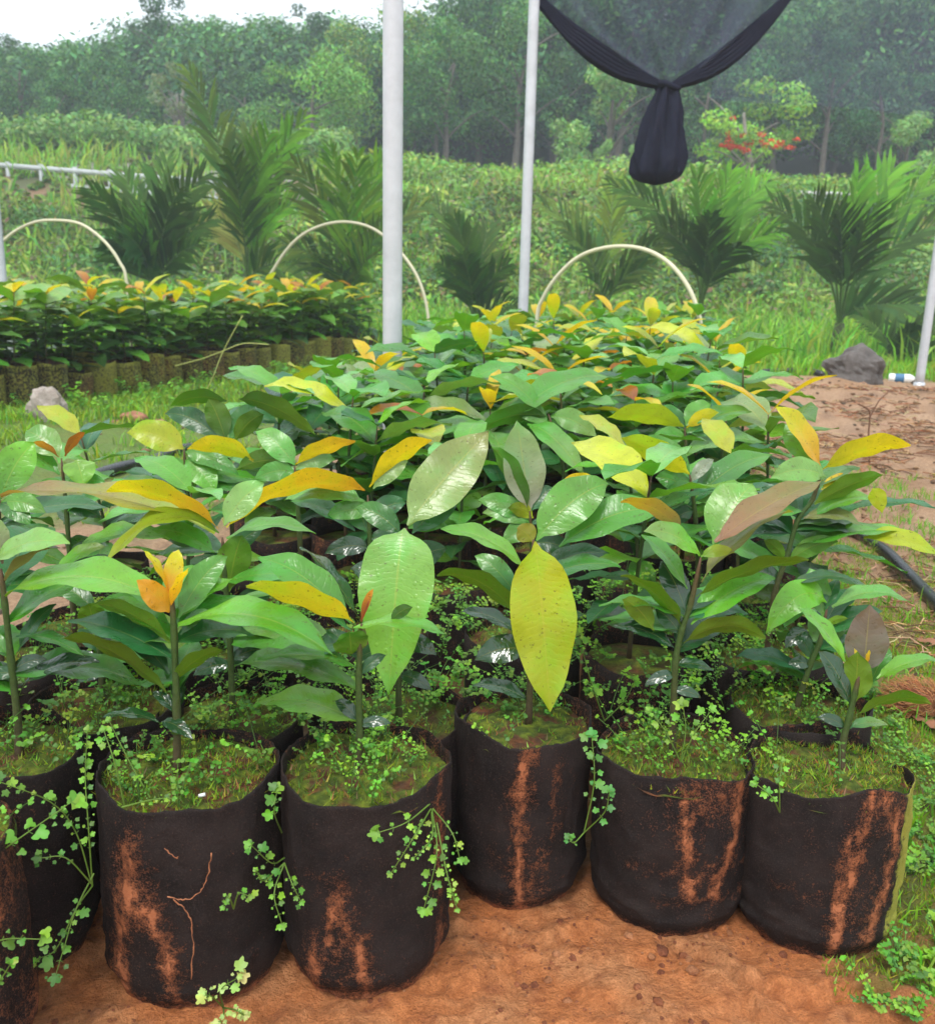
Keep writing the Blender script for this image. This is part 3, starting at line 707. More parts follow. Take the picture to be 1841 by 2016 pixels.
hero('seedling with one bright drooping leaf to the left, in the bag behind the corner bag', jX, jX[1], [(1566,1400),(1575,1370),(1597,1304),(1614,1265),(1628,1200)],
     [(1628,1186,1508,1248,66,'u','bb',dict(dd=-.05,arc=.3)), (1638,1195,1796,1190,28,'u','pt',dict(arc=.18,dd=0)), (1621,1216,1593,1119,50,'u','tt'), (1590,1242,1546,1276,36,'u','ww'),
      (1560,1152,1686,1146,20,'u','dd'), (1622,1234,1669,1218,16,'l','bl'), (1600,1300,1560,1240,30,'u','dd'), (1598,1310,1550,1310,26,'u','ww'), (1625,1200,1650,1140,28,'u','qd')], weeds=.5, soilgreen=.6, tufts=900)
iX = soilp(1512, 1290)
hero('tall seedling at the right edge with two long yellow leaves spreading over the bare soil', iX, iX[1]-.03, [(1512,1290),(1525,1170),(1548,1100),(1570,1025),(1600,983),(1617,926)],
     [(1618,926,1793,877,40,'l','ky',dict(arc=.12,dd=-.02)), (1616,922,1528,801,38,'u','oy',dict(dd=.02)), (1600,916,1545,835,62,'u','tt',dict(dY=.02)), (1627,939,1517,942,50,'u','pp',dict(dd=-.05)),
      (1617,964,1686,942,24,'u','yo'), (1603,992,1741,935,36,'l','lg',dict(arc=.06)), (1600,1016,1724,980,30,'u','gb'), (1717,962,1737,1010,34,'l','kk',dict(ratio=.6)),
      (1583,1021,1698,1035,26,'u','mm',dict(arc=.15)), (1569,1076,1792,1050,32,'u','gb',dict(arc=.08)), (1700,1058,1850,1096,36,'u','kk',dict(dd=-.05)), (1552,1106,1650,1066,38,'l','gl'),
      (1545,1102,1504,1064,26,'l','ll'), (1560,1050,1660,1005,56,'u','dq',dict(dY=.06)), (1540,1150,1460,1120,40,'u','ww'), (1530,1180,1600,1170,30,'u','dd'), (1570,1020,1500,960,44,'u','dq')], weeds=.8)
# third row and beyond, the ones that can be told apart -----------------
cX = (P(722,1000,1.80).x, 1.80)
hero('seedling with red-stalked yellow leaves arching left and right, left of the rising pale leaf', cX, 1.78, [(740,1250),(730,1100),(724,975)],
     [(718,967,445,1037,36,'l','oy',dict(arc=.16,dd=-.10)), (728,960,850,866,40,'l','yy',dict(arc=.12,dd=.02)), (735,962,803,908,42,'u','pp'), (715,987,560,985,38,'u','tp'), (700,1045,570,988,34,'u','qg'),
      (724,1050,690,985,56,'u','qt'), (728,1020,800,990,44,'u','dq'), (728,1060,800,1080,44,'u','dd'), (728,1080,640,1090,40,'u','ww'), (735,1010,640,1020,40,'u','tt')], weeds=0)
hero('leggy seedling with small orange shoots at the left picture edge', (P(128,950,1.85).x, 1.85), 1.85, [(140,1150),(132,1020),(121,902)],
     [(115,900,64,871,14,'l','ro'), (128,898,168,851,18,'l','rr',dict(dd=0)), (118,902,50,848,58,'u','pt'), (150,905,165,957,60,'u','pb',dict(ratio=.7)), (118,935,8,880,40,'u','gb'),
      (125,950,60,990,34,'u','tt'), (128,960,208,950,34,'u','gg'), (126,985,30,1040,34,'u','dg'), (130,1000,200,1020,34,'u','dd')], weeds=0)
hero('seedling with a large bright green leaf at the left picture edge', (P(-10,990,1.62).x, 1.62), 1.6, [(-10,1200),(-5,1100),(0,985)],
     [(0,982,68,872,72,'u','gb',dict(dd=.05)), (0,985,-80,940,50,'u','gg'), (2,990,90,1010,40,'u','tt'), (-3,1060,80,1040,40,'u','dg'), (-5,1080,-80,1070,40,'u','gg'), (0,990,60,1035,44,'u','dg')], weeds=0)
hero('seedling with one rounded yellow-green leaf, above the bare soil gap', (P(365,920,2.15).x, 2.15), 2.12, [(372,1010),(368,950),(362,884)],
     [(361,884,250,852,60,'u','kk',dict(kind=1,ratio=.5,dd=.0)), (365,890,430,915,34,'u','tt'), (368,915,300,935,30,'u','tt'), (366,900,470,935,36,'u','gg'), (368,930,330,970,30,'u','ll'), (366,905,380,970,34,'l','ll'), (366,905,425,972,56,'u','tb')], weeds=0)
hero('dark seedling with upright leaves seen from beneath, arching over the soil gap', (P(452,900,2.25).x, 2.25), 2.22, [(455,1010),(452,940),(447,868)],
     [(445,868,410,785,48,'l','dl',dict(dd=0)), (452,868,505,800,44,'u','gd'), (462,868,520,815,40,'l','ld'), (470,785,620,856,38,'l','dl',dict(arc=.10,dY=.05)), (446,790,334,801,28,'l','dl',dict(arc=.12)),
      (430,862,325,814,44,'u','dd'), (500,907,369,885,34,'l','yy',dict(arc=.14,dY=-.15)), (465,925,587,916,42,'l','ld',dict(dY=-.15)), (450,880,420,905,26,'u','gg')], weeds=0)
hero('seedling with one yellow leaf pointing right behind the arching yellow leaves', (P(585,930,2.05).x, 2.05), 2.0, [(590,1050),(585,980),(580,918)],
     [(582,915,700,869,32,'l','yo',dict(arc=.08)), (580,915,503,850,52,'u','tp',dict(kind=1)), (582,925,660,905,40,'u','pt'), (582,930,500,945,40,'u','tt'), (583,960,660,960,40,'u','gq'), (583,960,520,990,34,'u','dd')], weeds=0)
hero('seedling with a grey-blotched pale leaf standing upright in the centre', (P(1040,1030,1.85).x, 1.85), 1.84, [(1050,1180),(1048,1080),(1043,1006)],
     [(1043,1006,1018,828,84,'u','sp',dict(dd=.05,arc=.02)), (1040,1008,968,880,40,'l','dg',dict(dd=.03)), (1046,1006,1090,960,36,'u','qd'), (1050,1020,1000,1000,30,'l','kl'), (1090,994,1167,938,40,'l','oy',dict(dY=-.05)),
      (1046,1030,950,1010,40,'u','tp'), (1048,1040,990,1070,44,'u','tt'), (1048,1070,1130,1090,40,'u','dd'), (1046,1030,940,985,44,'u','tt')], weeds=0)
hero('seedling with a broad green leaf lying flat above the blotched pale leaf', (P(1100,860,2.5).x, 2.5), 2.45, [(1110,960),(1105,900),(1080,815)],
     [(1005,822,1198,742,48,'u','tt',dict(dd=.1)), (1038,834,1150,940,44,'u','tp',dict(dd=-.12)), (1070,815,965,740,34,'u','tt'), (1075,820,940,850,36,'l','dg'), (1085,820,1175,860,44,'u','tp'),
      (1080,835,1000,800,40,'u','tt'), (1085,840,1150,830,40,'u','gg')], weeds=0)
hero('seedling with a cupped lemon-yellow leaf right of the centre', (P(1362,990,1.95).x, 1.95), 1.92, [(1375,1120),(1368,1010),(1358,934)],
     [(1357,934,1222,861,50,'l','yk',dict(arc=.05,dd=0)), (1360,940,1250,870,60,'u','tg',dict(dY=.06)), (1355,995,1522,896,52,'u','qt',dict(dd=.04)), (1360,950,1405,905,26,'u','ss'), (1362,950,1310,1000,34,'u','tt'), (1366,985,1440,975,40,'u','tp'),
      (1362,970,1290,940,44,'u','gg'), (1366,1005,1310,1040,34,'u','dd')], weeds=0)
hero('seedling with twin yellow-green leaves spreading left, beyond the cupped yellow leaf', (P(1352,880,2.5).x, 2.5), 2.45, [(1356,960),(1352,900),(1348,842)],
     [(1346,840,1196,822,40,'l','kk',dict(arc=.10,dd=0)), (1350,838,1400,795,44,'u','tt',dict(kind=1)), (1352,842,1415,812,26,'l','yk'), (1350,848,1300,800,30,'u','dg'), (1352,852,1430,850,34,'u','gq'), (1352,858,1480,810,36,'u','qt'), (1350,862,1280,870,36,'u','tt')], weeds=0)

# ------------------------------------------------------------------ the rest of the main bed
POLE1 = P(773, 500, 3.87)
protos = [proto_seedling(100+i, [1, .0, 1, .0, .0, 1, .0, .0][i], [.40, .44, .38, .42, .40, .46, .36, .42][i]) for i in range(8)]
looks = []
for p in protos:
    ks = [c for c in p.children if c.name.startswith('young_leaves')]
    looks.append('yellow-topped' if ks else 'all-green')
ORD = ['front', 'second', 'third', 'fourth', 'fifth', 'sixth', 'seventh', 'eighth', 'ninth', 'tenth', 'eleventh', 'twelfth', 'thirteenth', 'fourteenth',
       'fifteenth', 'sixteenth', 'seventeenth', 'eighteenth', 'nineteenth', 'twentieth', 'twenty-first', 'twenty-second', 'twenty-third', 'twenty-fourth', 'twenty-fifth']
rn = random.Random(11)
used = [False]*8
def place(i, x, y, rz, sc, label, group, protos=protos, used=used):
    if used[i]: o = copy_tree(protos[i])
    else: o = protos[i]; used[i] = True
    o.location = (x, y, ter(x, y)-.004); o.rotation_euler.z = rz; o.scale = (sc, sc, sc*rn.uniform(.94, 1.08))
    tag(o, label, 'seedling', group); return o
row = 1; yc = 1.55
while yc < 6.9:
    xl = (-1.17 if yc < 2.4 else -.93)+.17*(yc-1.3); xr = .66+.17*(yc-1.3)
    n = 8 if yc < 2.4 else 7; cnt = 0
    for j in range(n):
        x = xl+(xr-xl)*(j+.5)/n+rn.uniform(-.02, .02)+(.06 if row % 2 else -.05); y = yc+rn.uniform(-.02, .02)-.17*(x-xl)*.5+.08
        if any((x-a)**2+(y-b)**2 < (.215 if yc < 2.7 else .2)**2 for a, b in HERO_XY): continue
        if (x-POLE1.x)**2+(y-3.87)**2 < .16**2: continue
        cnt += 1; i = rn.randrange(8)
        if yc < 2.45 and looks[i] != 'all-green': i = 4
        sc = rn.uniform(.93, 1.08)
        if yc < 2.4: sc *= .90
        place(i, x, y, rn.random()*6.28, sc, f"{looks[i]} seedling, {ORD[min(24,row)]} row back in the main bed, {'first' if cnt == 1 else ORD[cnt-1]} from its left edge", 'black-bagged seedlings of the main bed')
    row += 1; yc += .25
# ------------------------------------------------------------------ left bed
lprotos = [proto_seedling(300+i, 1, .46, 0, 9, .16) for i in range(6)]
lused = [False]*6
a = Vector((LBX0.x, LBX0.y)); b = Vector((LBX1.x, LBX1.y)); dl = (b-a).normalized(); nl_ = Vector((-dl.y, dl.x))
nn_ = int((b-a).length/.262)
for r_ in range(4):
    for k in range(nn_+1):
        p = a+dl*(.262*k+(.13 if r_ % 2 else 0))+nl_*(.13+.25*r_)+Vector((rn.uniform(-.02, .02), rn.uniform(-.02, .02)))
        i = rn.randrange(6)
        place(i, p.x, p.y, rn.random()*6.28, rn.uniform(.9, 1.16), f"mossy-bagged seedling in the left bed, {ORD[r_]} row, {'first' if k == 0 else ORD[min(24,k)]} along from the left",
              'seedlings of the bed on the left', lprotos, lused)

# ------------------------------------------------------------------ undergrowth between the bags
rn = random.Random(5)
g = MB(); ms = MB()
for i in range(430):
    y = rn.uniform(1.42, 2.2); x = rn.uniform(-1.0, .62)+.17*(y-1.3)
    z = SOILZ if rn.random() < .85 else .2
    weed_clump(g, ms, x, y, z, rn, rn.uniform(.02, .075), rn.randint(2, 4), rn.uniform(.003, .006), .8, npt=11)
off = len(g.v); g.f += [tuple(i+off for i in f) for f in ms.f]; g.v += ms.v; g.c += ms.c; g.uv += ms.uv
tag(g.build('undergrowth', M_WEED), 'low bright green weeds filling the gaps between the grow bags', 'weeds', kind='stuff')
# moss and grass on the strip right of the bags
g = MB(); sp = []; sp2 = []
for i in range(70000):
    y = rn.uniform(1.10, 3.6); x = rn.uniform(.56, 1.6)+.17*(y-1.3)*.5
    if fbm(x*5, y*5, 3) > -.2+.25*sm(2, 3.4, y) and y > 1.10+.1*fbm(x*6, y*6, 1): sp.append((x, y, ter(x, y)))
blades(g, sp, .004, .016, rn, [(.30, .42, .03), (.20, .34, .025), (.42, .45, .05), (.12, .26, .02)], .0016, 1.3, 1)
for i in range(4200):
    y = rn.uniform(1.10, 5.0); x = rn.uniform(.68, 2.4)+.1*(y-1.3)
    if fbm(x*2.5, y*2.5, 13) < -.15+.2*sm(2, 4, y): continue
    for q in range(4):
        sp2.append((x+rn.gauss(0, .015), y+rn.gauss(0, .015), ter(x, y)))
blades(g, sp2, .015, .055, rn, [(.22, .46, .03), (.14, .36, .03)], .002, 1.0, 2)
tag(g.build('moss_and_grass', M_WEED), 'short yellow-green moss and grass on the strip right of the bags', 'moss', kind='stuff')
g = MB(); ms = MB()
for i in range(210):
    y = rn.uniform(1.10, 2.2); x = rn.uniform(.60, .95)+.1*(y-1.3)
    weed_clump(g, ms, x, y, ter(x, y), rn, rn.uniform(.015, .05), rn.randint(3, 6), rn.uniform(.003, .0065), .9, npt=9)
off = len(g.v); g.f += [tuple(i+off for i in f) for f in ms.f]; g.v += ms.v; g.c += ms.c; g.uv += ms.uv
tag(g.build('clover_patch', M_WEED), 'small round-leaved weeds creeping beside the mossy corner bag', 'weeds', kind='stuff')
# grass along the left bed and in the aisle
g = MB(); sp = []
for i in range(70000):
    y = rn.uniform(3.6, 13); x = rn.uniform(-4.4, -.2)
    ld = left_edge_dist(x, y)
    if -3.6 < ld < .02 and rn.random() < sm(-4.2, -.6, ld)*.95+.05 and fbm(x*2, y*2, 5) > -.3+.4*sm(-.3, -1.4, ld): sp.append((x, y, ter(x, y)))
blades(g, sp, .015, .11, rn, [(.24, .46, .03), (.16, .38, .03), (.34, .48, .04), (.10, .25, .03)], .0045, 1.1, 2)
ms = MB()
for i in range(800):
    y = rn.uniform(5.5, 12); x = rn.uniform(-4.2, -.5); ld = left_edge_dist(x, y)
    if -.7 < ld < 0: weed_clump(g, ms, x, y, ter(x, y), rn, rn.uniform(.05, .17), 5, rn.uniform(.008, .015), .5, npt=7)
off = len(g.v); g.f += [tuple(i+off for i in f) for f in ms.f]; g.v += ms.v; g.c += ms.c; g.uv += ms.uv
tag(g.build('aisle_grass', M_WEED), 'loose bright grass and weeds along the foot of the left bed', 'grass', kind='stuff')
# straw on the bare soil right
g = MB()
for i in range(7000):
    y = rn.uniform(2.3, 8.0); x = rn.uniform(.95, 3.8)+.17*(y-1.3)*.6
    if fbm(x*1.8, y*1.8, 21) < -.05: continue
    a_ = rn.random()*6.28; l = rn.uniform(.03, .16); z = ter(x, y)+.004
    p = [Vector((x, y, z)), Vector((x+math.cos(a_)*l*.5, y+math.sin(a_)*l*.5, z+rn.uniform(.002, .02))), Vector((x+math.cos(a_+.3)*l, y+math.sin(a_+.3)*l, z+rn.uniform(0, .02)))]
    tube(g, p, .0012+.0003*y, jit(rn.choice([(.42, .22, .10), (.20, .10, .05), (.55, .38, .2), (.30, .12, .05), (.10, .06, .03)]), .2, rn), 3, False)
tag(g.build('straw', M_STRAW), 'reddish dry straw and needles scattered on the bare soil', 'straw', kind='stuff')
# crumbs of mud
def stone_mesh(mb, c, r, seed, col, sq=(1, 1, .6), nu=12, nv=8):
    vs = []; cs = []
    for i in range(nv+1):
        t = math.pi*i/nv
        for k in range(nu):
            a_ = 2*math.pi*k/nu; d = Vector((math.sin(t)*math.cos(a_), math.sin(t)*math.sin(a_), math.cos(t)))
            q = noise.noise(d*1.6+Vector((seed, 0, 0)))*.35+noise.noise(d*4+Vector((0, seed, 0)))*.12
            rr = r*(1+q); vs.append((c[0]+d.x*rr*sq[0], c[1]+d.y*rr*sq[1], c[2]+d.z*rr*sq[2]))
            cs.append(lerp(col, tuple(x*1.5 for x in col), sm(-.3, .3, q)))
    fs = [(i*nu+k, (i+1)*nu+k, (i+1)*nu+(k+1) % nu, i*nu+(k+1) % nu) for i in range(nv) for k in range(nu)]
    mb.add(vs, fs, cs)
g = MB()
for i in range(2600):
    x = rn.uniform(-.9, .85); y = rn.uniform(.86, 1.30)
    if fbm(x*6, y*6, 15) < -.1: continue
    stone_mesh(g, (x, y, ter(x, y)), rn.uniform(.0008, .0028)*(1+rn.random()**6*4), i, rn.choice([(.45, .16, .07), (.3, .1, .045), (.55, .24, .11)]), nu=6, nv=4)
tag(g.build('mud_crumbs', M_GROUND), 'crumbs of wet orange mud scattered in front of the bags', 'mud', kind='stuff')
g = MB()
for i in range(1500):
    y = rn.uniform(2.2, 9.2); x = rn.uniform(.85, 4.6)+.1*(y-1.3) if rn.random() < .75 else rn.uniform(-2.6, -.8)
    if x > 1 and fbm(x*2, y*2, 6) < -.2: continue
    stone_mesh(g, (x, y, ter(x, y)), rn.uniform(.004, .016)*(1+rn.random()**4*1.6), i, rn.choice([(.30, .17, .09), (.18, .10, .055), (.46, .30, .17), (.12, .09, .06)]), nu=7, nv=5)
tag(g.build('soil_clods', M_GROUND), 'small clods and pebbles strewn over the bare soil', 'clods', kind='stuff')

# ------------------------------------------------------------------ single weeds at the front
def sprig(name, label, paths, r=.011, cols=WG, lobes=5, dens=9, wide=1.0, group=None):
    o = None; ms = MB(); g = MB(); rn = random.Random(len(label)*13)
    for pl in paths:
        pts = polysmooth([P(x, y, Y) for x, y, Y in pl], 5)
        if o is None: o = pts[0].copy()
        tube(ms, pts, [.0013*(1-.6*i/len(pts)) for i in range(len(pts))], (.16, .28, .04), 5, False)
        L_ = sum((pts[i+1]-pts[i]).length for i in range(len(pts)-1)); r = r*.80; n = max(3, int(L_/(r*2.4)))
        for k in range(n):
            f = .18+.82*(k+1)/n; q = f*(len(pts)-1); i = min(len(pts)-2, int(q)); p = pts[i].lerp(pts[i+1], q-i)
            t = (pts[i+1]-pts[i]).normalized(); toc = (CAM-p).normalized()
            for s in (-1, 1):
                sd = t.cross(toc)*s; c = jit(rn.choice(cols), .2, rn)
                d = (sd+t*.5).normalized()
                tube(ms, [p, p+d*r*.5], .0006, (.14, .28, .04), 3, False)
                lobed(g, p+d*r*.55*wide+Vector((rn.uniform(-1, 1), 0, rn.uniform(-1, 1)))*r*.6, toc+Vector((rn.uniform(-.5, .5), 0, rn.uniform(.2, .9))), d, r*rn.choice((.35, .55, .8, 1.1))*rn.uniform(.8, 1.1), c, rn, lobes, 23)
        lobed(g, pts[-1], (CAM-pts[-1]).normalized()+Vector((0, 0, .5)), (pts[-1]-pts[-2]).normalized(), r*1.1, jit(cols[0], .2, rn), rn, lobes, 23)
    t = empty(name, o); tag(t, label, 'weed', group)
    for mm, nm, mt in ((ms, 'stalk', M_WEED), (g, 'leaves', M_WEED)):
        q = mm.build(nm, mt, t, origin=o); q.location = (0, 0, 0)
Yf = p2[1]-.15
sprig('weed', 'long fern-like weed arching over the far-left bag', [
    [(182,1745,1.10),(150,1640,1.10),(100,1580,1.08),(0,1540,1.05)], [(182,1745,1.10),(175,1640,1.10),(168,1530,1.12),(172,1440,1.14)],
    [(182,1745,1.10),(150,1790,1.06),(110,1870,1.04),(70,1890,1.03)]], .010)
sprig('weed', 'bright broad weed leaves lying across the lower left corner', [[(-30,1700,1.0),(40,1650,1.0),(140,1580,1.02)], [(-40,1870,.95),(10,1850,.95),(80,1850,.95)], [(-40,1970,.92),(0,1930,.92),(20,1900,.92)]], .014, lobes=3)
sprig('weed', 'trailing olive weed hanging down the front of the far-left bag', [[(185,1720,1.09),(150,1790,1.06),(128,1860,1.04),(110,1920,1.02)], [(180,1740,1.08),(130,1690,1.06),(80,1690,1.05)]], .012, cols=[(.07, .2, .02), (.1, .28, .02)])
sprig('weed', 'tall weed with paired leaflets rising at the left rim of the muddy arch bag', [[(245,1585,1.10),(225,1500,1.10),(205,1440,1.12)], [(295,1570,1.12),(255,1500,1.13),(215,1420,1.15)], [(240,1590,1.09),(300,1575,1.08),(340,1572,1.08)]], .008)
sprig('weed', 'lobed weed growing out between the two large front bags', [[(555,1640,1.16),(540,1600,1.13),(545,1560,1.14)], [(560,1690,1.13),(535,1700,1.10),(495,1665,1.08)], [(560,1700,1.12),(540,1760,1.09),(555,1820,1.08)], [(560,1700,1.12),(575,1740,1.09),(592,1775,1.09)],
     [(560,1700,1.12),(520,1735,1.09),(505,1715,1.08)]], .013)
sprig('weed', 'yellowing bushy weed spilling over the right side of the second large bag', [[(850,1580,1.16),(800,1620,1.11),(745,1640,1.10)], [(850,1590,1.16),(860,1680,1.10),(835,1790,1.08)], [(850,1590,1.16),(890,1640,1.12),(905,1690,1.11)],
     [(850,1590,1.16),(820,1640,1.10),(770,1720,1.09)], [(860,1620,1.12),(880,1720,1.09),(900,1790,1.08)], [(850,1600,1.15),(850,1650,1.10),(815,1690,1.09)]], .013, cols=WG+[(.32, .5, .05)])
sprig('weed', 'pale cream-green lobed weed in the mud before the arch bag', [[(440,1985,1.05),(435,1950,1.03),(470,1925,1.02)], [(440,1985,1.05),(420,1965,1.02),(405,1960,1.01)], [(440,1985,1.05),(440,2000,1.0),(430,2020,.99)], [(440,1985,1.05),(465,1990,1.0),(480,2000,1.0)]], .013, cols=[(.50, .60, .16), (.42, .55, .13)])
sprig('weed', 'small yellow-green sprig between the last two front bags', [[(1535,1600,1.24),(1520,1570,1.22),(1490,1545,1.22)], [(1535,1600,1.24),(1535,1545,1.24),(1540,1500,1.26)]], .009)
sprig('weed', 'blue-green weed standing between the narrow bag and the bushy seedling', [[(1150,1640,1.28),(1170,1540,1.28),(1165,1450,1.30)], [(1150,1640,1.28),(1190,1600,1.26),(1200,1560,1.26)], [(1150,1640,1.28),(1130,1660,1.26),(1120,1650,1.26)]], .013, cols=[(.07, .28, .04), (.11, .34, .04)])
sprig('weed', 'tiny two-leaved weed on the face of the arch bag', [[(460,1790,1.07),(470,1760,1.06),(490,1765,1.06)], [(460,1790,1.07),(450,1765,1.06),(440,1785,1.06)]], .007)
sprig('weed', 'fresh green weed cluster in the last bag but one', [[(1340,1500,1.32),(1350,1440,1.33),(1345,1390,1.34)], [(1340,1500,1.32),(1370,1440,1.32),(1400,1400,1.33)], [(1340,1500,1.32),(1310,1440,1.32),(1280,1400,1.33)]], .013)
sprig('weed', 'spindly weed with a few leaflets behind the yellow hanging leaf', [[(1190,1420,1.50),(1160,1330,1.5),(1140,1250,1.5)], [(1190,1420,1.5),(1230,1380,1.5),(1250,1340,1.5)]], .012)
# roots on the arch bag
g = MB()
o_ = Vector((p2[0], p2[1]-.125, .15))
def onbag(x, y, c=p2, r=.131):
    d = (P(x, y, 1.0)-CAM); # ray to cylinder
    dx, dy = d.x, d.y; cx, cy = c
    A = dx*dx+dy*dy; B_ = -2*(dx*cx+dy*cy); C_ = cx*cx+cy*cy-r*r; D_ = B_*B_-4*A*C_
    t = (-B_-math.sqrt(max(0, D_)))/(2*A); return CAM+d*t
for pl in ([(330,1765),(365,1772),(395,1755),(410,1720),(416,1680)], [(325,1670),(345,1690),(352,1686)], [(340,1770),(370,1800),(380,1850),(376,1930)]):
    tube(g, [p+Vector((random.uniform(-1, 1), 0, random.uniform(-1, 1)))*.0012 for p in polysmooth([onbag(x, y) for x, y in pl], 8)], [random.uniform(.0004, .0011) for _ in range((len(pl)-1)*8+1)], (.42, .17, .08), 5)
tag(g.build('root', M_STEM), 'thin orange-brown roots clinging to the face of the arch bag', 'root')
g = MB(); tube(g, [P(392,1570,1.13)+Vector((0,0,.002)), P(404,1567,1.13)+Vector((0,0,.002))], .0026, (.8, .8, .8), 6); tag(g.build('plastic_scrap', M_WHITE), 'tiny white scrap lying on the soil of the arch bag', 'scrap')

# ------------------------------------------------------------------ poles, hoops
def pole(x, y, Y, r, top, label, base_h=0.0):
    p = P(x, y, Y); z0 = ter(p.x, Y)-.05
    t = empty('steel_pole', (p.x, Y, z0)); tag(t, label, 'pole', 'grey shade-house poles')
    g = MB(); rn_ = random.Random(x)
    tube(g, [Vector((0, 0, (top-z0)*i/24)) for i in range(25)], r, (1, 1, 1), 20); g.build('tube', M_POLE, t)
    g = MB(); tube(g, [Vector((0, 0, 0)), Vector((0, 0, .10)), Vector((0, 0, .101))], [r*1.25, r*1.25, r*1.0], (1, 1, 1), 20); g.build('footing', M_POLE, t)
    return t
pole(773, 500, 3.87, .0395, 3.6, 'thick pale steel pole rising left of centre from the main bed')
pole(1040, 330, 7.7, .040, 4.6, 'thinner steel pole between the knotted net and the thick pole')
pole(1826, 640, 8.7, .040, 4.6, 'steel pole standing in the bare soil at the right picture edge')
pole(2, 520, 9.3, .042, 4.6, 'steel pole cut off by the left picture edge')
def hoop(pts, Ya, Yb, r, label):
    L0 = P(pts[0][0], pts[0][1], Ya); R0_ = P(pts[-1][0], pts[-1][1], Yb); n = len(pts)
    q = [P(x, y, Ya+(Yb-Ya)*(x-pts[0][0])/(pts[-1][0]-pts[0][0])) for x, y in pts]
    q = [Vector((q[0].x-.02, q[0].y, ter(q[0].x, q[0].y)-.03))]+q+[Vector((q[-1].x+.01, q[-1].y, ter(q[-1].x, q[-1].y)-.03))]
    g = MB(); tube(g, polysmooth(q, 8), r, (1, 1, 1), 8)
    tag(g.build('hoop', M_HOOP), label, 'hoop', 'pale hoops over the beds')
hoop([(-42,560),(-25,510),(20,462),(65,438),(110,433),(160,441),(205,474),(235,515),(250,560)], 9.8, 9.4, .015, 'cream hoop cut by the left picture edge')
hoop([(520,580),(545,520),(585,470),(635,443),(690,437),(745,456),(800,510),(832,570),(846,650)], 11, 10.4, .017, 'cream hoop passing behind the thick pole')
hoop([(1056,640),(1070,585),(1105,535),(1150,500),(1210,485),(1270,491),(1320,520),(1358,570),(1378,630),(1384,700)], 6.2, 5.5, .013, 'cream hoop arching over the far end of the main bed')

# ------------------------------------------------------------------ nets
def sheet(pf, nu, nv):
    vs = [pf(i/nu, j/nv) for j in range(nv+1) for i in range(nu+1)]
    fs = [(j*(nu+1)+i, j*(nu+1)+i+1, (j+1)*(nu+1)+i+1, (j+1)*(nu+1)+i) for j in range(nv) for i in range(nu)]
    g = MB(); g.add(vs, fs, (1, 1, 1)); return g
def curtain(u, v):
    x = -9+18*u; z = .22+.03*math.sin(u*30)+v*4.9
    return Vector((x, 10.6+.08*math.sin(x*2.1)+.05*fbm(x, z, 1), z))
tag(sheet(curtain, 90, 14).build('shade_net', M_NETWALL), 'thin grey-blue shade net curtain hanging behind the beds, hem just above the grass', 'net')
KN = P(1315, 172, 7.95)
t = empty('knotted_net', KN); tag(t, 'black shade net sagging in a V and knotted into a hanging bundle', 'net')
# V-shaped sag: fan of net from an upper edge down to the knot
def vfan(u, v):
    e0 = P(1010, -60, 7.95); e1 = P(1595, -60, 7.95)
    top = e0.lerp(e1, u); top.z += -.0
    edge = abs(2*u-1)
    p = KN.lerp(top, v)
    sag = math.sin(math.pi*v)*(.16*edge**1.5)
    p.z -= sag
    p.x += (1 if u > .5 else -1)*.0
    p.y += .10*math.sin(u*40)*v*(1-.4*v)+.03*math.sin(u*23+v*5)
    return p-KN
sheet(vfan, 120, 24).build('net_panel', M_NETROOF, t)
def border(sgn):
    g = MB(); E = P(1010, -60, 7.95) if sgn < 0 else P(1595, -60, 7.95)
    for s in range(14):
        pts = []
        for i in range(22):
            v = i/21; p = KN.lerp(E, v); p.z -= math.sin(math.pi*v)*.16
            f = .10*math.sin(math.pi*min(1, v*1.1))+.02
            p += Vector((-sgn*.35, 0, .93))*(s/13-.35)*f*1.05; p.y += .03*math.sin(s*2.1+v*6); pts.append(p-KN)
        tube(g, pts, [.012+.008*math.sin(math.pi*i/21) for i in range(22)], (1, 1, 1), 6)
    g.build('gathered_hem', M_NETDARK, t)
border(-1); border(1)
def bundle():
    g = MB(); nu, nv = 64, 30; vs = []
    prof = [(0, .05), (.06, .075), (.2, .105), (.4, .135), (.6, .165), (.75, .185), (.88, .175), (.96, .12), (1, .02)]
    H = KN.z-P(1310, 372, 7.95).z
    for j in range(nv+1):
        v = j/nv
        for q in range(len(prof)-1):
            if prof[q][0] <= v <= prof[q+1][0]: r = prof[q][1]+(prof[q+1][1]-prof[q][1])*(v-prof[q][0])/(prof[q+1][0]-prof[q][0])
        for k in range(nu):
            a_ = 2*math.pi*k/nu; f = 1+.22*math.sin(a_*6+v*3)+.12*math.sin(a_*13-v*5)+.10*fbm(math.cos(a_)*2, math.sin(a_)*2, v*2)+.07*fbm(math.cos(a_)*6, math.sin(a_)*6, v*7)
            vs.append((math.cos(a_)*r*f-.045*v, math.sin(a_)*r*f*.8, -H*v+.03))
    fs = [(j*nu+k, (j+1)*nu+k, (j+1)*nu+(k+1) % nu, j*nu+(k+1) % nu) for j in range(nv) for k in range(nu)]
    g.add(vs, fs, (1, 1, 1)); g.build('hanging_bundle', M_NETDARK, t)
    g = MB(); pts = [Vector((math.cos(a_)*.085, math.sin(a_)*.07, .02*math.sin(a_*2)+.01)) for a_ in [i*2*math.pi/20 for i in range(21)]]
    tube(g, pts, .022, (1, 1, 1), 8); g.build('knot', M_NETDARK, t)
bundle()
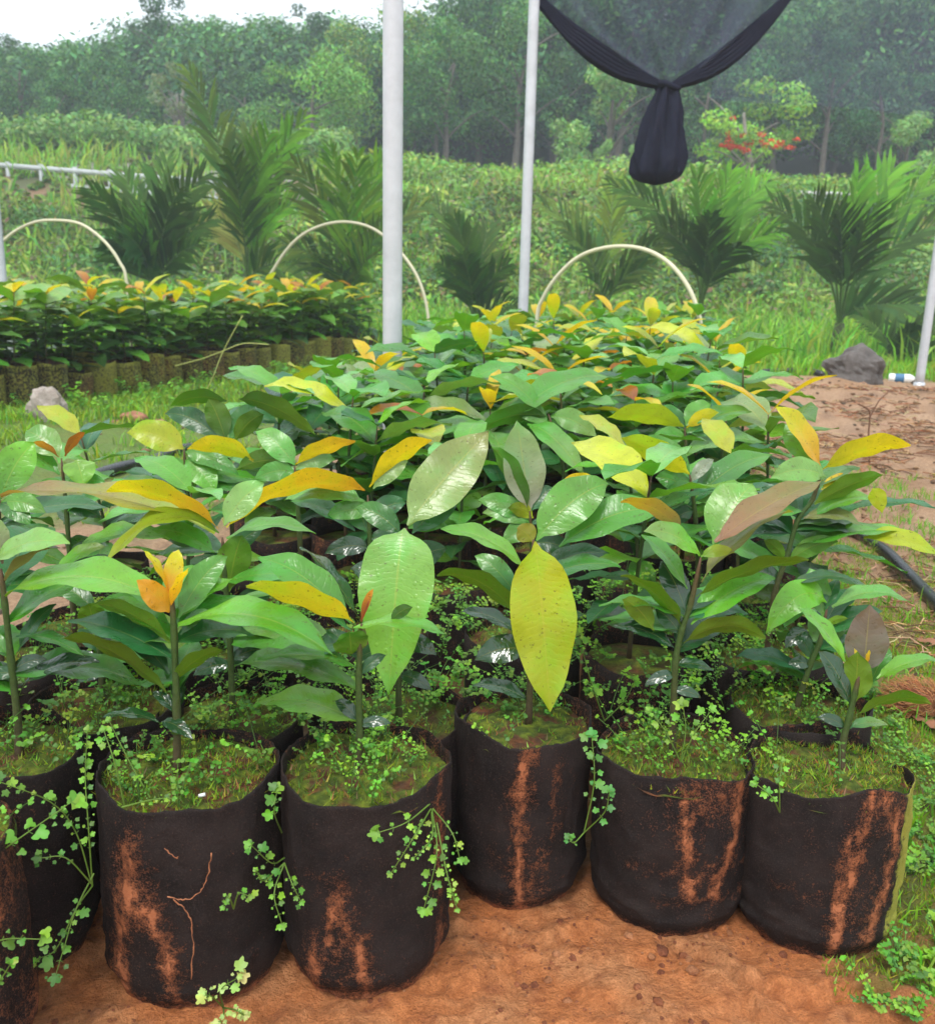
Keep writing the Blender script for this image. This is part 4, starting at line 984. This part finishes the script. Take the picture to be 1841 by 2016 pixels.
def veil(u, v):
    x = 2.3+6.5*u; z = 2.35+.9*math.sin(v*1.4)*1.9+.4*(1-u)
    return Vector((x, 9.9-1.2*v+.1*math.sin(x*3), z))
tag(sheet(veil, 40, 12).build('roof_net', netmat('roof_net_veil', .22, (.16, .19, .30))), 'second layer of blue-grey net sloping up at the upper right', 'net')

# ------------------------------------------------------------------ small things on the soil
def hose(pts, r, label, name='hose', n=12):
    g = MB(); tube(g, polysmooth([Vector((p.x, p.y, ter(p.x, p.y)+r*.8)) for p in pts], 8), r, (1, 1, 1), n)
    tag(g.build(name, M_HOSE), label, 'hose')
hose([G(1860,1225), G(1800,1150), G(1745,1100), G(1700,1060), G(1640,1010)], .024, 'thick black hose across the soil at the right')
hose([G(180,955), G(240,935), G(300,912), G(350,895), G(420,880)], .03, 'black hose crossing the soil gap between the two beds')
t = empty('drip_pipe', G(1590,738)); tag(t, 'black elbow pipe lying on the soil at the end of the main bed', 'pipe')
g = MB()
q = [G(1500,752), G(1590,738), G(1592,740), G(1615,758)]
tube(g, [Vector((p.x, p.y, ter(p.x, p.y)+.05))-t.location for p in q[:2]], .03, (1, 1, 1), 10); g.build('straight_pipe', M_HOSE, t)
g = MB(); tube(g, [Vector((p.x, p.y, ter(p.x, p.y)+.05))-t.location for p in q[1:]], .034, (1, 1, 1), 10); g.build('elbow', M_HOSE, t)
rk = G(1686, 790)
g = MB(); stone_mesh(g, (0, 0, 0), .25, 3.3, (.10, .09, .085), (1.0, .8, .85), 28, 18)
o = g.build('rock', M_STONE, smooth=False); o.location = (rk.x, rk.y+.1, ter(rk.x, rk.y)+.08); tag(o, 'dark angular rock on the bare soil at the right', 'rock')
bt = G(1775, 764); print('bottle', bt, ter(bt.x, bt.y))
t = empty('bottle', (bt.x, bt.y, ter(bt.x, bt.y)+.045), R(-20)); tag(t, 'white plastic bottle with a blue label lying on the soil', 'bottle')
def lathex(mb, prof, n=20):
    vs = []; 
    for x, r in prof:
        for k in range(n): vs.append((x, math.cos(2*math.pi*k/n)*r, math.sin(2*math.pi*k/n)*r))
    fs = [(i*n+k, i*n+(k+1) % n, (i+1)*n+(k+1) % n, (i+1)*n+k) for i in range(len(prof)-1) for k in range(n)]
    mb.add(vs, fs, (1, 1, 1))
g = MB(); lathex(g, [(-.13, .001), (-.13, .04), (-.12, .047), (.06, .047), (.09, .035), (.105, .018), (.11, .018)]); g.build('body', M_WHITE, t)
g = MB(); lathex(g, [(-.075, .0478), (.01, .0478)]); g.build('label_band', M_BLUE, t)
g = MB(); lathex(g, [(.108, .019), (.108, .023), (.13, .023), (.131, .001)]); g.build('cap', M_WHITE, t)
# coconut husk
hk = G(1800, 1400)
t = empty('coconut_husk', (hk.x, hk.y, ter(hk.x, hk.y)+.03)); tag(t, 'fibrous brown coconut husk on the moss at the right edge', 'husk')
g = MB(); stone_mesh(g, (0, 0, 0), .055, 8.8, (.22, .085, .035), (1.25, .9, .75), 24, 16); g.build('shell', M_SOIL, t)
g = MB(); rn = random.Random(3)
for i in range(900):
    d = Vector((rn.gauss(0, 1), rn.gauss(0, 1), rn.gauss(0, 1))).normalized(); p = Vector((d.x*.068, d.y*.048, d.z*.042))
    e = (d*.5+Vector((-.8, .1, .2))+Vector((rn.uniform(-.5, .5), rn.uniform(-.5, .5), rn.uniform(-.5, .5)))).normalized()
    tube(g, [p, p+e*.012+d*.004, p+e*.026], .0006, jit((.50, .24, .10), .25, rn), 3, False)
g.build('fibres', M_STRAW, t)
# stones by the left bed
for (x, y, r, col, lb) in ((265,832,.07,(.30,.13,.08),'reddish stone on the soil below the left bed'), (312,836,.055,(.33,.15,.10),'smaller reddish stone just right of the larger one')):
    q = G(x, y); g = MB(); stone_mesh(g, (0, 0, 0), r, x*.1, col, (1.3, 1, .6), 20, 12)
    o = g.build('stone', M_STONE); o.location = (q.x, q.y, ter(q.x, q.y)+r*.3); tag(o, lb, 'stone')
q = G(95, 832); g = MB(); stone_mesh(g, (0, 0, 0), .13, 5.1, (.30, .26, .23), (.9, .7, 1.1), 14, 9)
o = g.build('stone', M_STONE, smooth=False); o.location = (q.x, q.y, ter(q.x, q.y)+.08); tag(o, 'pale upright stone leaning on the left bed bags', 'stone')
# dry palm frond and twig
def dryfrond():
    a_ = G(1700, 822); b_ = G(1860, 860); g = MB(); rn = random.Random(4)
    for k in range(26):
        s = rn.uniform(-.09, .09); p = a_.lerp(b_, rn.uniform(0, .3))+Vector((0, s, .02)); q = p+(b_-a_)*rn.uniform(.4, .8)+Vector((0, s*1.2, .0))
        w = Vector((0, .007, .001)); mid = (p+q)/2+Vector((0, 0, .02))
        g.add([p, mid-w, mid+w, q], [(0, 1, 3, 2)], jit((.50, .45, .22), .2, rn))
    g2 = g.build('dry_frond', M_STRAW, origin=a_); tag(g2, 'fallen dry straw-coloured palm frond on the bare soil', 'frond')
dryfrond()
g = MB(); tw = G(1712, 915)
tube(g, polysmooth([tw, P(1710,860,tw.y), P(1712,810,tw.y), P(1690,795,tw.y)], 4), .005, (.20, .10, .06), 5)
tube(g, polysmooth([P(1711,825,tw.y), P(1730,790,tw.y), P(1745,775,tw.y)], 4), .004, (.20, .10, .06), 5)
tag(g.build('twig', M_STEM, origin=tw), 'thin forked brown twig standing in the soil before the rock', 'twig')
g = MB(); q = P(440,690,6.3)
for pl in ([(390,800),(420,740),(440,690),(478,620)], [(440,690),(480,676),(530,678)], [(440,690),(400,705),(345,720)]):
    tube(g, polysmooth([P(x, y, 6.3) for x, y in pl], 4), .0032, (.42, .46, .14), 5)
tag(g.build('dry_stalk', M_STRAW, origin=q), 'thin branching yellow grass stalk leaning before the left bed', 'stalk')
# tree-brown leaf litter
g = MB(); rn = random.Random(9)
for (x, y) in ((1835,1275),(1828,1430),(1790,1010),(1660,1120),(1740,1180),(1700,1230)):
    q = G(x, y); an = rn.random()*6; d = Vector((math.cos(an), math.sin(an), .15))*.045
    q = Vector((q.x, q.y, ter(q.x, q.y)+.006)); leaf(g, q-d, q+d, .035, Vector((.2, -.2, 1)), (.30, .13, .07), (.22, .10, .05), .08, .3, 8, 4, .1)
tag(g.build('fallen_leaves', M_STRAW), 'dead brown leaves lying on the moss at the right', 'leaves', kind='stuff')

# ------------------------------------------------------------------ palms
def frond(base, tip, bend, width, rn, col, n=32, yel=0.0, ang=.75):
    g = MB(); ctrl = (base+tip)/2+bend; pts = bez(base, ctrl, tip, 24); ln = (tip-base).length
    tube(g, pts, [.018*(1-.85*i/24)+.003 for i in range(25)], lerp(col, (.18, .26, .05), .5), 5, False)
    ref = Vector((rn.uniform(-.5, .5), -1, .25)).normalized()
    for k in range(n):
        t = .30+.70*(k+rn.uniform(0, .6))/n; q = min(23.9, t*24); i = min(23, int(q)); p = pts[i].lerp(pts[i+1], q-i); tg = (pts[i+1]-pts[i]).normalized()
        sdir = tg.cross(ref).normalized(); nrm = sdir.cross(tg)
        L_ = width*(math.sin(math.pi*min(1, .30+.62*(t-.3)/.7))**.7)*rn.uniform(.85, 1.1)
        for s in (-1, 1):
            a_ = ang*(1-.45*t)*rn.uniform(.8, 1.2)
            d = (tg*math.cos(a_)+sdir*s*math.sin(a_)+nrm*.28).normalized()
            e = p+d*L_-Vector((0, 0, L_*.22*rn.uniform(0, 1.5)))
            w = nrm.cross(d).normalized()*(L_*.042+.008)*rn.uniform(.7, 1.2)
            mid = p+d*L_*.5+nrm*.03*L_
            br_ = rn.uniform(.55, 1.4); c = tuple(q_*br_ for q_ in jit(lerp(col, (.30, .36, .02), yel*rn.random()), .12, rn))
            g.add([p-w*.4, p+w*.4, mid+w, e, mid-w], [(0, 1, 2, 4), (4, 2, 3)], c)
    return g
def palm(label, bx, by, Y, tips, width=.62, col=(.014, .085, .016), trunk=.35, yel=.1):
    B = G(bx, by) if Y is None else P(bx, by, Y)
    gz = ter(B.x, B.y); root = Vector((B.x, B.y, gz)); rn = random.Random(bx)
    t = empty('palm', root); tag(t, label, 'palm', 'young palms behind the beds')
    cz = max(B.z, gz+.05)
    g = MB(); tube(g, [root+Vector((0, 0, -.05)), root+Vector((0, 0, trunk*.5)), Vector((root.x, root.y, max(cz, gz+trunk)))], [.10, .085, .06], (.09, .12, .03), 10)
    q = g.build('stem', M_STEM, t, origin=root); q.location = (0, 0, 0)
    c0 = Vector((root.x, root.y, max(cz, gz+trunk)-.12))
    for (tx, ty, dd, bnd, *o) in tips:
        T = P(tx, ty, B.y+dd); ln = (T-c0).length
        out = Vector((T.x-c0.x, T.y-c0.y, 0))
        bend = Vector((-out.x*.35, -out.y*.35, ln*.16))*bnd
        c = jit(col, .2, rn); yl = yel
        if o: c = o[0]
        g = frond(c0, T, bend, width*.84*rn.uniform(.85, 1.1), rn, c, 18, yl)
        q = g.build('frond', M_PALM, t, origin=root); q.location = (0, 0, 0)
LG = (.08, .30, .02); BG = (.035, .13, .05)
palm('palm with a dense dark fan of fronds right of the first hoop', 305, 590, 12.5, [(178,370,-.3,1),(245,345,.4,1),(330,320,.5,1),(400,345,.3,1),(285,400,-.8,1,LG),(215,470,-.6,1.3),(395,480,-.4,1.3),(420,430,.2,1.3),(355,370,-.5,1),(260,470,-1.0,1.2)], .75)
palm('tallest palm, its plume-like fronds reaching above the road', 490, 560, 13.2, [(372,140,.3,.8),(530,265,-.3,1,LG),(600,230,.4,1,LG),(455,300,-.6,.7),(590,395,.0,1.4,LG),(415,420,.3,1.3,(.35,.38,.16)),(560,300,.4,.9),(640,520,-.5,1.6),(490,260,.6,.8)], .80, trunk=.5, yel=.2)
palm('palm with a yellow-green fan just left of the thick pole', 690, 610, 12.8, [(580,320,.2,1),(650,285,-.3,.9,LG),(705,300,-.4,.9,LG),(755,310,.3,1,LG),(560,480,-.4,1.4,BG),(770,440,-.4,1.2),(630,480,-.8,1.2),(850,400,.4,1.3),(745,500,-.8,1.4,LG)], .70, yel=.35)
palm('dark shaggy palm between the two poles', 935, 655, 12.6, [(895,430,.0,1),(850,400,.6,1.2),(960,450,.4,1),(910,500,-.6,.9),(1000,520,-.2,1.3),(1020,600,-.6,1.5),(870,520,-.3,1.1)], .62)
palm('palm with arching bluish fronds behind the third hoop', 1190, 640, 13.0, [(1060,400,.2,1.2,BG),(1110,450,-.3,1,BG),(1210,350,.5,.8,(.12,.25,.04)),(1290,520,-.3,1.4,BG),(1150,560,-.6,1.5),(1320,470,.2,1.3)], .58, trunk=.6, yel=.3)
palm('palm below the knotted net with a tall light fan', 1380, 600, 12.7, [(1195,360,.3,1.3),(1370,340,.0,.8,LG),(1440,335,.3,.9,LG),(1510,360,.5,1.1,LG),(1290,440,-.4,1.3),(1530,455,-.3,1.4,LG),(1400,420,-.6,.8),(1460,480,-.6,1.1)], .72, trunk=.7)
palm('broad wide-spreading palm at the right with a V-shaped crown', 1645, 705, 12.4, [(1520,400,.2,1),(1600,390,-.3,.8),(1690,340,.3,.8,LG),(1760,330,.5,1,LG),(1850,350,.3,1.1,LG),(1880,430,-.2,1.2,BG),(1650,400,-.8,.8),(1720,400,-.8,.8),(1800,600,-.3,1.6,BG)], .85, trunk=.5)
palm('small low palm in front of the bare bank at the right edge', 1760, 725, 11.6, [(1690,620,.2,1.2),(1800,640,-.2,1.2),(1860,690,-.3,1.4),(1740,660,-.5,1),(1850,620,.3,1.2)], .45, trunk=.05)

# ------------------------------------------------------------------ tall grass behind the net, bank cover
rn = random.Random(21)
g = MB(); sp = []
for i in range(15000):
    y = rn.uniform(10.9, 18.5); x = rn.uniform(-.56*y, .56*y)
    if fbm(x*.9, y*.9, 31) < -.28: continue
    sp.append((x, y, ter(x, y)))
blades(g, sp, .15, .62, rn, [(.30, .62, .05), (.20, .50, .04), (.40, .62, .08), (.12, .32, .04)], .016, .8, 2)
sp = [(rn.uniform(-.5, 7), rn.uniform(9.6, 11.2), 0) for i in range(2600)]; sp = [(x, y, ter(x, y)) for x, y, z in sp]
blades(g, sp, .06, .28, rn, [(.24, .52, .04), (.16, .42, .03), (.32, .5, .05)], .010, .9, 2)
sp = []
for i in range(9000):
    y = rn.uniform(17, 30); x = rn.uniform(-.56*y, .56*y)
    if fbm(x*.5, y*.5, 31) > -.2: sp.append((x, y, ter(x, y)))
blades(g, sp, .25, .8, rn, [(.24, .46, .06), (.18, .38, .05), (.36, .50, .10)], .03, 1.0, 2)
tag(g.build('tall_grass', M_WEED), 'tall bright green grass growing behind the net and palms', 'grass', kind='stuff')
def leafcloud(mb, c, r, n, size, cols, rn, flat_=.75, shell=.45):
    c = Vector(c); fs = []
    for i in range(n):
        d = Vector((rn.gauss(0, 1), rn.gauss(0, 1), rn.gauss(0, 1))).normalized()
        rr = r*(shell+(1-shell)*rn.random()**.6)*(1+.22*noise.noise(d*2.3+c))
        p = c+Vector((d.x*rr, d.y*rr, d.z*rr*flat_))
        nn = (d+Vector((rn.gauss(0, .5), rn.gauss(0, .5), rn.gauss(.3, .5)))).normalized()
        a1 = nn.cross(Vector((rn.gauss(0, 1), rn.gauss(0, 1), rn.gauss(0, 1)))).normalized(); a2 = nn.cross(a1)
        s = size*rn.uniform(.5, 1.3)
        mb.add([p-a1*s, p-a2*s*.45, p+a1*s, p+a2*s*.45], [(0, 1, 2, 3)], jit(rn.choice(cols), .22, rn))
g = MB()
for i in range(3000):
    y = rn.uniform(16.5, 34); x = rn.uniform(-.56*y, .56*y); q = fbm(x*.35, y*.35, 41)
    if q < -.3: continue
    r_ = rn.uniform(.2, .65)*(1+q); tn = .65+.9*sm(-.4, .5, fbm(x*.25, y*.6, 77))
    if y > 23.5 and x < -3.5: r_ = .16
    leafcloud(g, (x, y, ter(x, y)+r_*.3), r_, 60, .045+.0016*y, [tuple(c_*tn for c_ in cc_) for cc_ in [(.16, .34, .05), (.24, .44, .06), (.10, .24, .04), (.32, .40, .07), (.22, .17, .09)]], rn, .6)
for i in range(70):
    y = rn.uniform(18, 29); x = rn.uniform(-.5*y, .56*y)
    if y > 22.5 and x < -3: continue
    r_ = rn.uniform(.5, 1.1); leafcloud(g, (x, y, ter(x, y)+r_*.3), r_, 420, .075, rn.choice([[(.07, .2, .05), (.11, .27, .06)], [(.2, .36, .08), (.26, .42, .1)], [(.05, .13, .04), (.09, .2, .05)]]), rn, .7)
tag(g.build('bank_creepers', M_FOL), 'tangled creepers and scrub covering the bank below the wood', 'creepers', kind='stuff')
g = MB()
for i in range(260):
    x = rn.uniform(-18, -4.5); y = rn.uniform(30.8, 33.5); r_ = rn.uniform(.4, .9)
    leafcloud(g, (x, y, ter(x, y)+r_*.7+.3), r_, 130, .10, [(.20, .40, .10), (.28, .46, .12), (.13, .28, .08)], rn, .7)
for i in range(260):
    x = rn.uniform(-4, 18); y = rn.uniform(29, 31.5); r_ = rn.uniform(.3, .75)
    leafcloud(g, (x, y, ter(x, y)+r_*.5), r_, 120, .10, [(.24, .50, .06), (.16, .36, .06), (.36, .50, .08)], rn, .7)
tag(g.build('vine_hedge', M_FOL), 'continuous vine-covered scrub along the foot of the wood', 'hedge', kind='stuff')
# ------------------------------------------------------------------ guardrail and road ledge
t = empty('guardrail', P(100, 330, 29)); tag(t, 'pale grey guardrail running along the road at the left', 'guardrail')
o = t.location.copy(); A_ = P(-80, 318, 26.5); B_ = P(470, 362, 24.0)
for dz in (0, -.42):
    g = MB(); tube(g, [A_+Vector((0, 0, dz))-o, B_+Vector((0, 0, dz))-o], .07 if dz == 0 else .11, (1, 1, 1), 8); g.build('rail', M_RAIL, t)
for k in range(8):
    p = A_.lerp(B_, (k+.5)/8); zt = ter(p.x, p.y)
    g = MB(); tube(g, [Vector((p.x, p.y, min(zt, p.z-1)))-o, p+Vector((0, 0, .1))-o], .06, (1, 1, 1), 6); g.build('post', M_RAIL, t)
mb = MB()
for i in range(40):
    for j in range(3):
        p = A_.lerp(B_, -.1+1.2*i/39); mb.v.append((p.x, p.y+.4+j*1.6, max(ter(p.x, p.y+.4+j*1.6)+.03, p.z-.55))); mb.c.append((.30, .29, .27)); mb.uv.append((0, 0))
for i in range(39):
    for j in range(2): mb.f.append((i*3+j, (i+1)*3+j, (i+1)*3+j+1, i*3+j+1))
tag(mb.build('road', M_GROUND), kind='structure')
# small hut on the bank
hp = P(1615, 398, 27); t = empty('hut', (hp.x, hp.y, ter(hp.x, hp.y))); tag(t, 'small pale hut half hidden by the palm at the right', 'hut')
g = MB(); w_, d_, h_ = .5, .4, hp.z-ter(hp.x, hp.y)+.15
g.add([(-w_,-d_,-.2),(w_,-d_,-.2),(w_,d_,-.2),(-w_,d_,-.2),(-w_,-d_,h_),(w_,-d_,h_),(w_,d_,h_+.1),(-w_,d_,h_+.1)], [(0,1,5,4),(1,2,6,5),(2,3,7,6),(3,0,4,7)], (.55,.55,.53)); g.build('wall', M_STONE, t, False)
g = MB(); g.add([(-.6,-.5,h_+.004),(.6,-.5,h_+.004),(.6,.5,h_+.13),(-.6,.5,h_+.13),(-.6,-.5,h_+.06),(.6,-.5,h_+.06),(.6,.5,h_+.19),(-.6,.5,h_+.19)], [(0,1,5,4),(1,2,6,5),(2,3,7,6),(3,0,4,7),(4,5,6,7),(3,2,1,0)], (.6,.6,.6)); g.build('roof', M_STONE, t, False)

# ------------------------------------------------------------------ trees
def tree_proto(seed, cols, H=10.0, cr=3.2, clumps=26, per=330, size=.13, trunk_col=(.16, .14, .12), trunks=1, low=.35, flat_=.8, extra=None):
    rn = random.Random(seed); t = empty('tree', (0, 0, 0))
    g = MB(); ends = []
    for k in range(trunks):
        bx = rn.uniform(-.8, .8)*(trunks > 1); lean = rn.uniform(-.8, .8)
        top = Vector((bx+lean, rn.uniform(-.4, .4), H*.72))
        tube(g, polysmooth([Vector((bx, 0, -.5)), Vector((bx+lean*.2+.15, 0, H*.25)), Vector((bx+lean*.5-.1, 0, H*.5)), top], 4), [.24-.17*i/12 for i in range(13)] if trunks == 1 else [.13-.09*i/12 for i in range(13)], trunk_col, 7)
        for b_ in range(7):
            f = rn.uniform(.35, .95); p = Vector((bx+lean*f, 0, H*.72*f)); an = rn.random()*6.28
            e = p+Vector((math.cos(an)*cr*.7, math.sin(an)*cr*.7, rn.uniform(.8, 2.2)))
            tube(g, bez(p, (p+e)/2+Vector((0, 0, .4)), e, 5), [.08, .07, .055, .04, .03, .02], trunk_col, 5, False); ends.append(e)
    g.build('trunk', M_TRUNK, t)
    g = MB(); base = rn.random()*6
    for k in range(clumps):
        an = rn.random()*6.283; z = H*(low+(.97-low)*rn.random()); zz = (z/H-low)/(1-low)
        rr = cr*math.sin(math.pi*min(.98, .22+.72*zz))**.8*math.sqrt(rn.random())
        r_ = rn.uniform(.55, 1.15)*cr*.33
        tone = rn.uniform(.6, 1.4); cc = [tuple(x*tone for x in c) for c in cols]
        leafcloud(g, (math.cos(an)*rr, math.sin(an)*rr, z-r_*.3), r_, int(per*(r_/(cr*.33))**1.5), size, cc, rn, flat_, .5)
    g.build('crown', M_FOL, t)
    if extra: extra(t, H, cr, rn)
    return t
def flowers(t, H, cr, rn):
    g = MB()
    for k in range(34):
        a_ = rn.uniform(-2.5, -1.9) if rn.random() < .6 else rn.uniform(-1.7, -.6); q = rn.uniform(.85, 1.04); zz = rn.choice((.40, .42, .44, .47, .50, .62))
        if zz > .52 and rn.random() < .5: continue
        c = (math.cos(a_)*2.35*q, math.sin(a_)*2.35*q, zz+rn.uniform(-.03, .03))
        leafcloud(g, (c[0], c[1], H*c[2]), rn.uniform(.12, .30), 34, .08, [(.85, .05, .02), (.85, .12, .03)], rn, .5, .3)
    g.build('blossom', M_FOL, t)
DG = [(.03, .12, .045), (.045, .17, .055), (.02, .08, .03)]
MG = [(.09, .27, .08), (.15, .36, .09), (.05, .17, .05)]
YG_ = [(.28, .42, .07), (.34, .44, .07), (.20, .36, .07)]
BR = [(.16, .38, .07), (.22, .44, .08), (.11, .30, .06)]
GY = [(.20, .27, .14), (.25, .30, .16), (.14, .22, .10)]
TP = dict(d=tree_proto(1, DG), m=tree_proto(2, MG), e=tree_proto(3, DG+MG, cr=3.6, low=.25), y=tree_proto(4, YG_+MG), b=tree_proto(5, BR, H=8, cr=4.2, clumps=30, low=.3),
          s=tree_proto(6, GY, cr=2.2, clumps=16, per=150, trunks=5, low=.55, trunk_col=(.34, .31, .28)), f=tree_proto(7, [(.30, .55, .07), (.36, .60, .08), (.20, .46, .06)], H=6, cr=3.0, clumps=22, per=160, size=.13, low=.42, flat_=.5, trunk_col=(.35, .32, .28), extra=flowers),
          l=tree_proto(8, [(.24, .44, .13), (.30, .48, .15), (.16, .34, .10)], H=6, cr=2.4, clumps=20, size=.13, low=.1))
TH = dict(d=10, m=10, e=10, y=10, b=8, s=10, f=6, l=6); tused = {}
def tree(k, x, ytop, Y, label, sw=1.0, group='trees of the wood on the bank'):
    T = P(x, ytop, Y); z0 = ter(T.x, T.y)-.2; h = T.z-z0; s = h/TH[k]
    o = copy_tree(TP[k]) if k in tused else TP[k]; tused[k] = 1
    o.location = (T.x, T.y, z0); o.scale = (s*sw, s*sw, s); o.rotation_euler.z = 0 if k == 'f' else (x*1.7) % 6.28
    tag(o, label, 'tree', group)
for a in (('e', 30, 70, 42, 'dark rounded tree at the far upper left corner'), ('m', 130, 72, 44, 'mid-green tree, second from the upper left corner'), ('e', 215, 95, 40, 'dark tree left of the tall one against white sky'),
          ('d', 320, -15, 47, 'tall dark tree whose top breaks the white sky at upper left'), ('m', 420, 35, 46, 'green tree right of the tallest left tree'), ('s', 345, 120, 37, 'sparse tree with several pale bare trunks, above the guardrail'),
          ('m', 510, 22, 47, 'hazy green treetop above the bright broad tree, left side'), ('d', 610, 8, 48, 'dark treetop above the middle of the bright broad tree'), ('y', 700, 25, 44, 'yellowish tree immediately left of the thick pole top'),
          ('b', 610, 88, 36, 'bright green broad-crowned tree left of the thick pole'), ('y', 815, -5, 45, 'yellow-green tree immediately right of the thick pole'), ('m', 880, 20, 38, 'blue-green tree halfway between the two tall poles'),
          ('e', 950, -40, 46, 'dark tree left of the thinner pole'), ('m', 1020, -20, 40, 'tree directly behind the thinner pole'), ('d', 1110, -70, 45, 'dark tree behind the left arm of the net'),
          ('l', 1200, 125, 35, 'light tree below the left arm of the V-shaped net'), ('m', 1230, -60, 44, 'green tree behind the middle of the net'), ('e', 1350, -80, 46, 'tree behind the right arm of the net'),
          ('d', 1450, -60, 45, 'dark tree right of the V-shaped net'), ('m', 1560, -60, 42, 'hazy tree above the red-flowered tree'), ('f', 1495, 148, 31, 'light green tree with red blossom at the right'),
          ('d', 1650, 60, 38, 'dark tree right of the red-flowered tree'), ('e', 1690, -80, 46, 'tall blue-hazed tree near the upper right corner'), ('d', 1760, 110, 39, 'dark tree above the pale bush at the right edge'),
          ('m', 1810, -70, 45, 'blue-hazed tree in the upper right corner'), ('l', 1800, 215, 31, 'pale green bush-like tree at the right edge'), ('l', 1190, 272, 30, 'small pale bush left of the hanging net bundle', .6), ('l', 1248, 285, 30.5, 'tiny pale bush touching the hanging net bundle', .6),
          ('e', 110, 130, 37, 'dark low tree above the left vine hedge'), ('e', 250, 160, 38, 'dark low tree left of the pale bare trunks'), ('e', 480, 130, 40, 'dark tree behind the tall palm plume'), ('d', 860, 120, 42, 'dark understorey tree right of the thick pole'),
          ('d', 1100, 100, 42, 'shaded understorey tree right of the thinner pole'), ('e', 1400, 100, 40, 'dark tree behind the hanging net bundle')):
    tree(*a[:5], *(a[5:] or ()))
# the deep wood behind them
rn = random.Random(77); g = MB(); gt = MB()
for i in range(150):
    y = rn.uniform(44, 62); x = rn.uniform(-.62*y, .62*y); z = ter(x, y)
    u = x/y; top = P(920.5+u*1840*.97, 110 if u < -.33 else (60 if u < -.02 else -120), y).z
    H_ = top-z; r_ = rn.uniform(1.6, 2.6)
    for k in range(5):
        zz = z+H_*rn.uniform(.15, .92); tone = rn.uniform(.7, 1.3)
        leafcloud(g, (x+rn.uniform(-2, 2), y+rn.uniform(-2, 2), min(zz, top-r_*.6)), r_, 600, .15, [tuple(c*tone for c in q) for q in (DG+MG)], rn, .8, .5)
    tube(gt, [Vector((x, y, z-1)), Vector((x+.3, y, z+H_*.7))], [.2, .08], (.12, .10, .08), 5, False)
off = len(g.v); g.f += [tuple(i+off for i in f) for f in gt.f]; g.v += gt.v; g.c += gt.c; g.uv += gt.uv
tag(g.build('deep_wood', M_FOL), 'distant continuous mass of forest behind the single trees', 'forest', kind='stuff')

# ------------------------------------------------------------------ haze
me = bpy.data.meshes.new('haze')
x0, x1, y0, y1, z0, z1 = -170, 170, -30, 270, -2, 42
me.from_pydata([(x0,y0,z0),(x1,y0,z0),(x1,y1,z0),(x0,y1,z0),(x0,y0,z1),(x1,y0,z1),(x1,y1,z1),(x0,y1,z1)], [], [(3,2,1,0),(4,5,6,7),(0,1,5,4),(1,2,6,5),(2,3,7,6),(3,0,4,7)])
hm = bpy.data.materials.new('haze'); hm.use_nodes = True; nt = hm.node_tree; nt.nodes.clear()
out = nt.nodes.new('ShaderNodeOutputMaterial'); pv = nt.nodes.new('ShaderNodeVolumePrincipled')
pv.inputs['Color'].default_value = (.86, .92, 1, 1); pv.inputs['Density'].default_value = .0022
nt.links.new(pv.outputs[0], out.inputs['Volume']); me.materials.append(hm)
hz = bpy.data.objects.new('haze', me); COL.objects.link(hz); tag(hz, 'thin humid haze softening the wood', 'haze', kind='stuff')
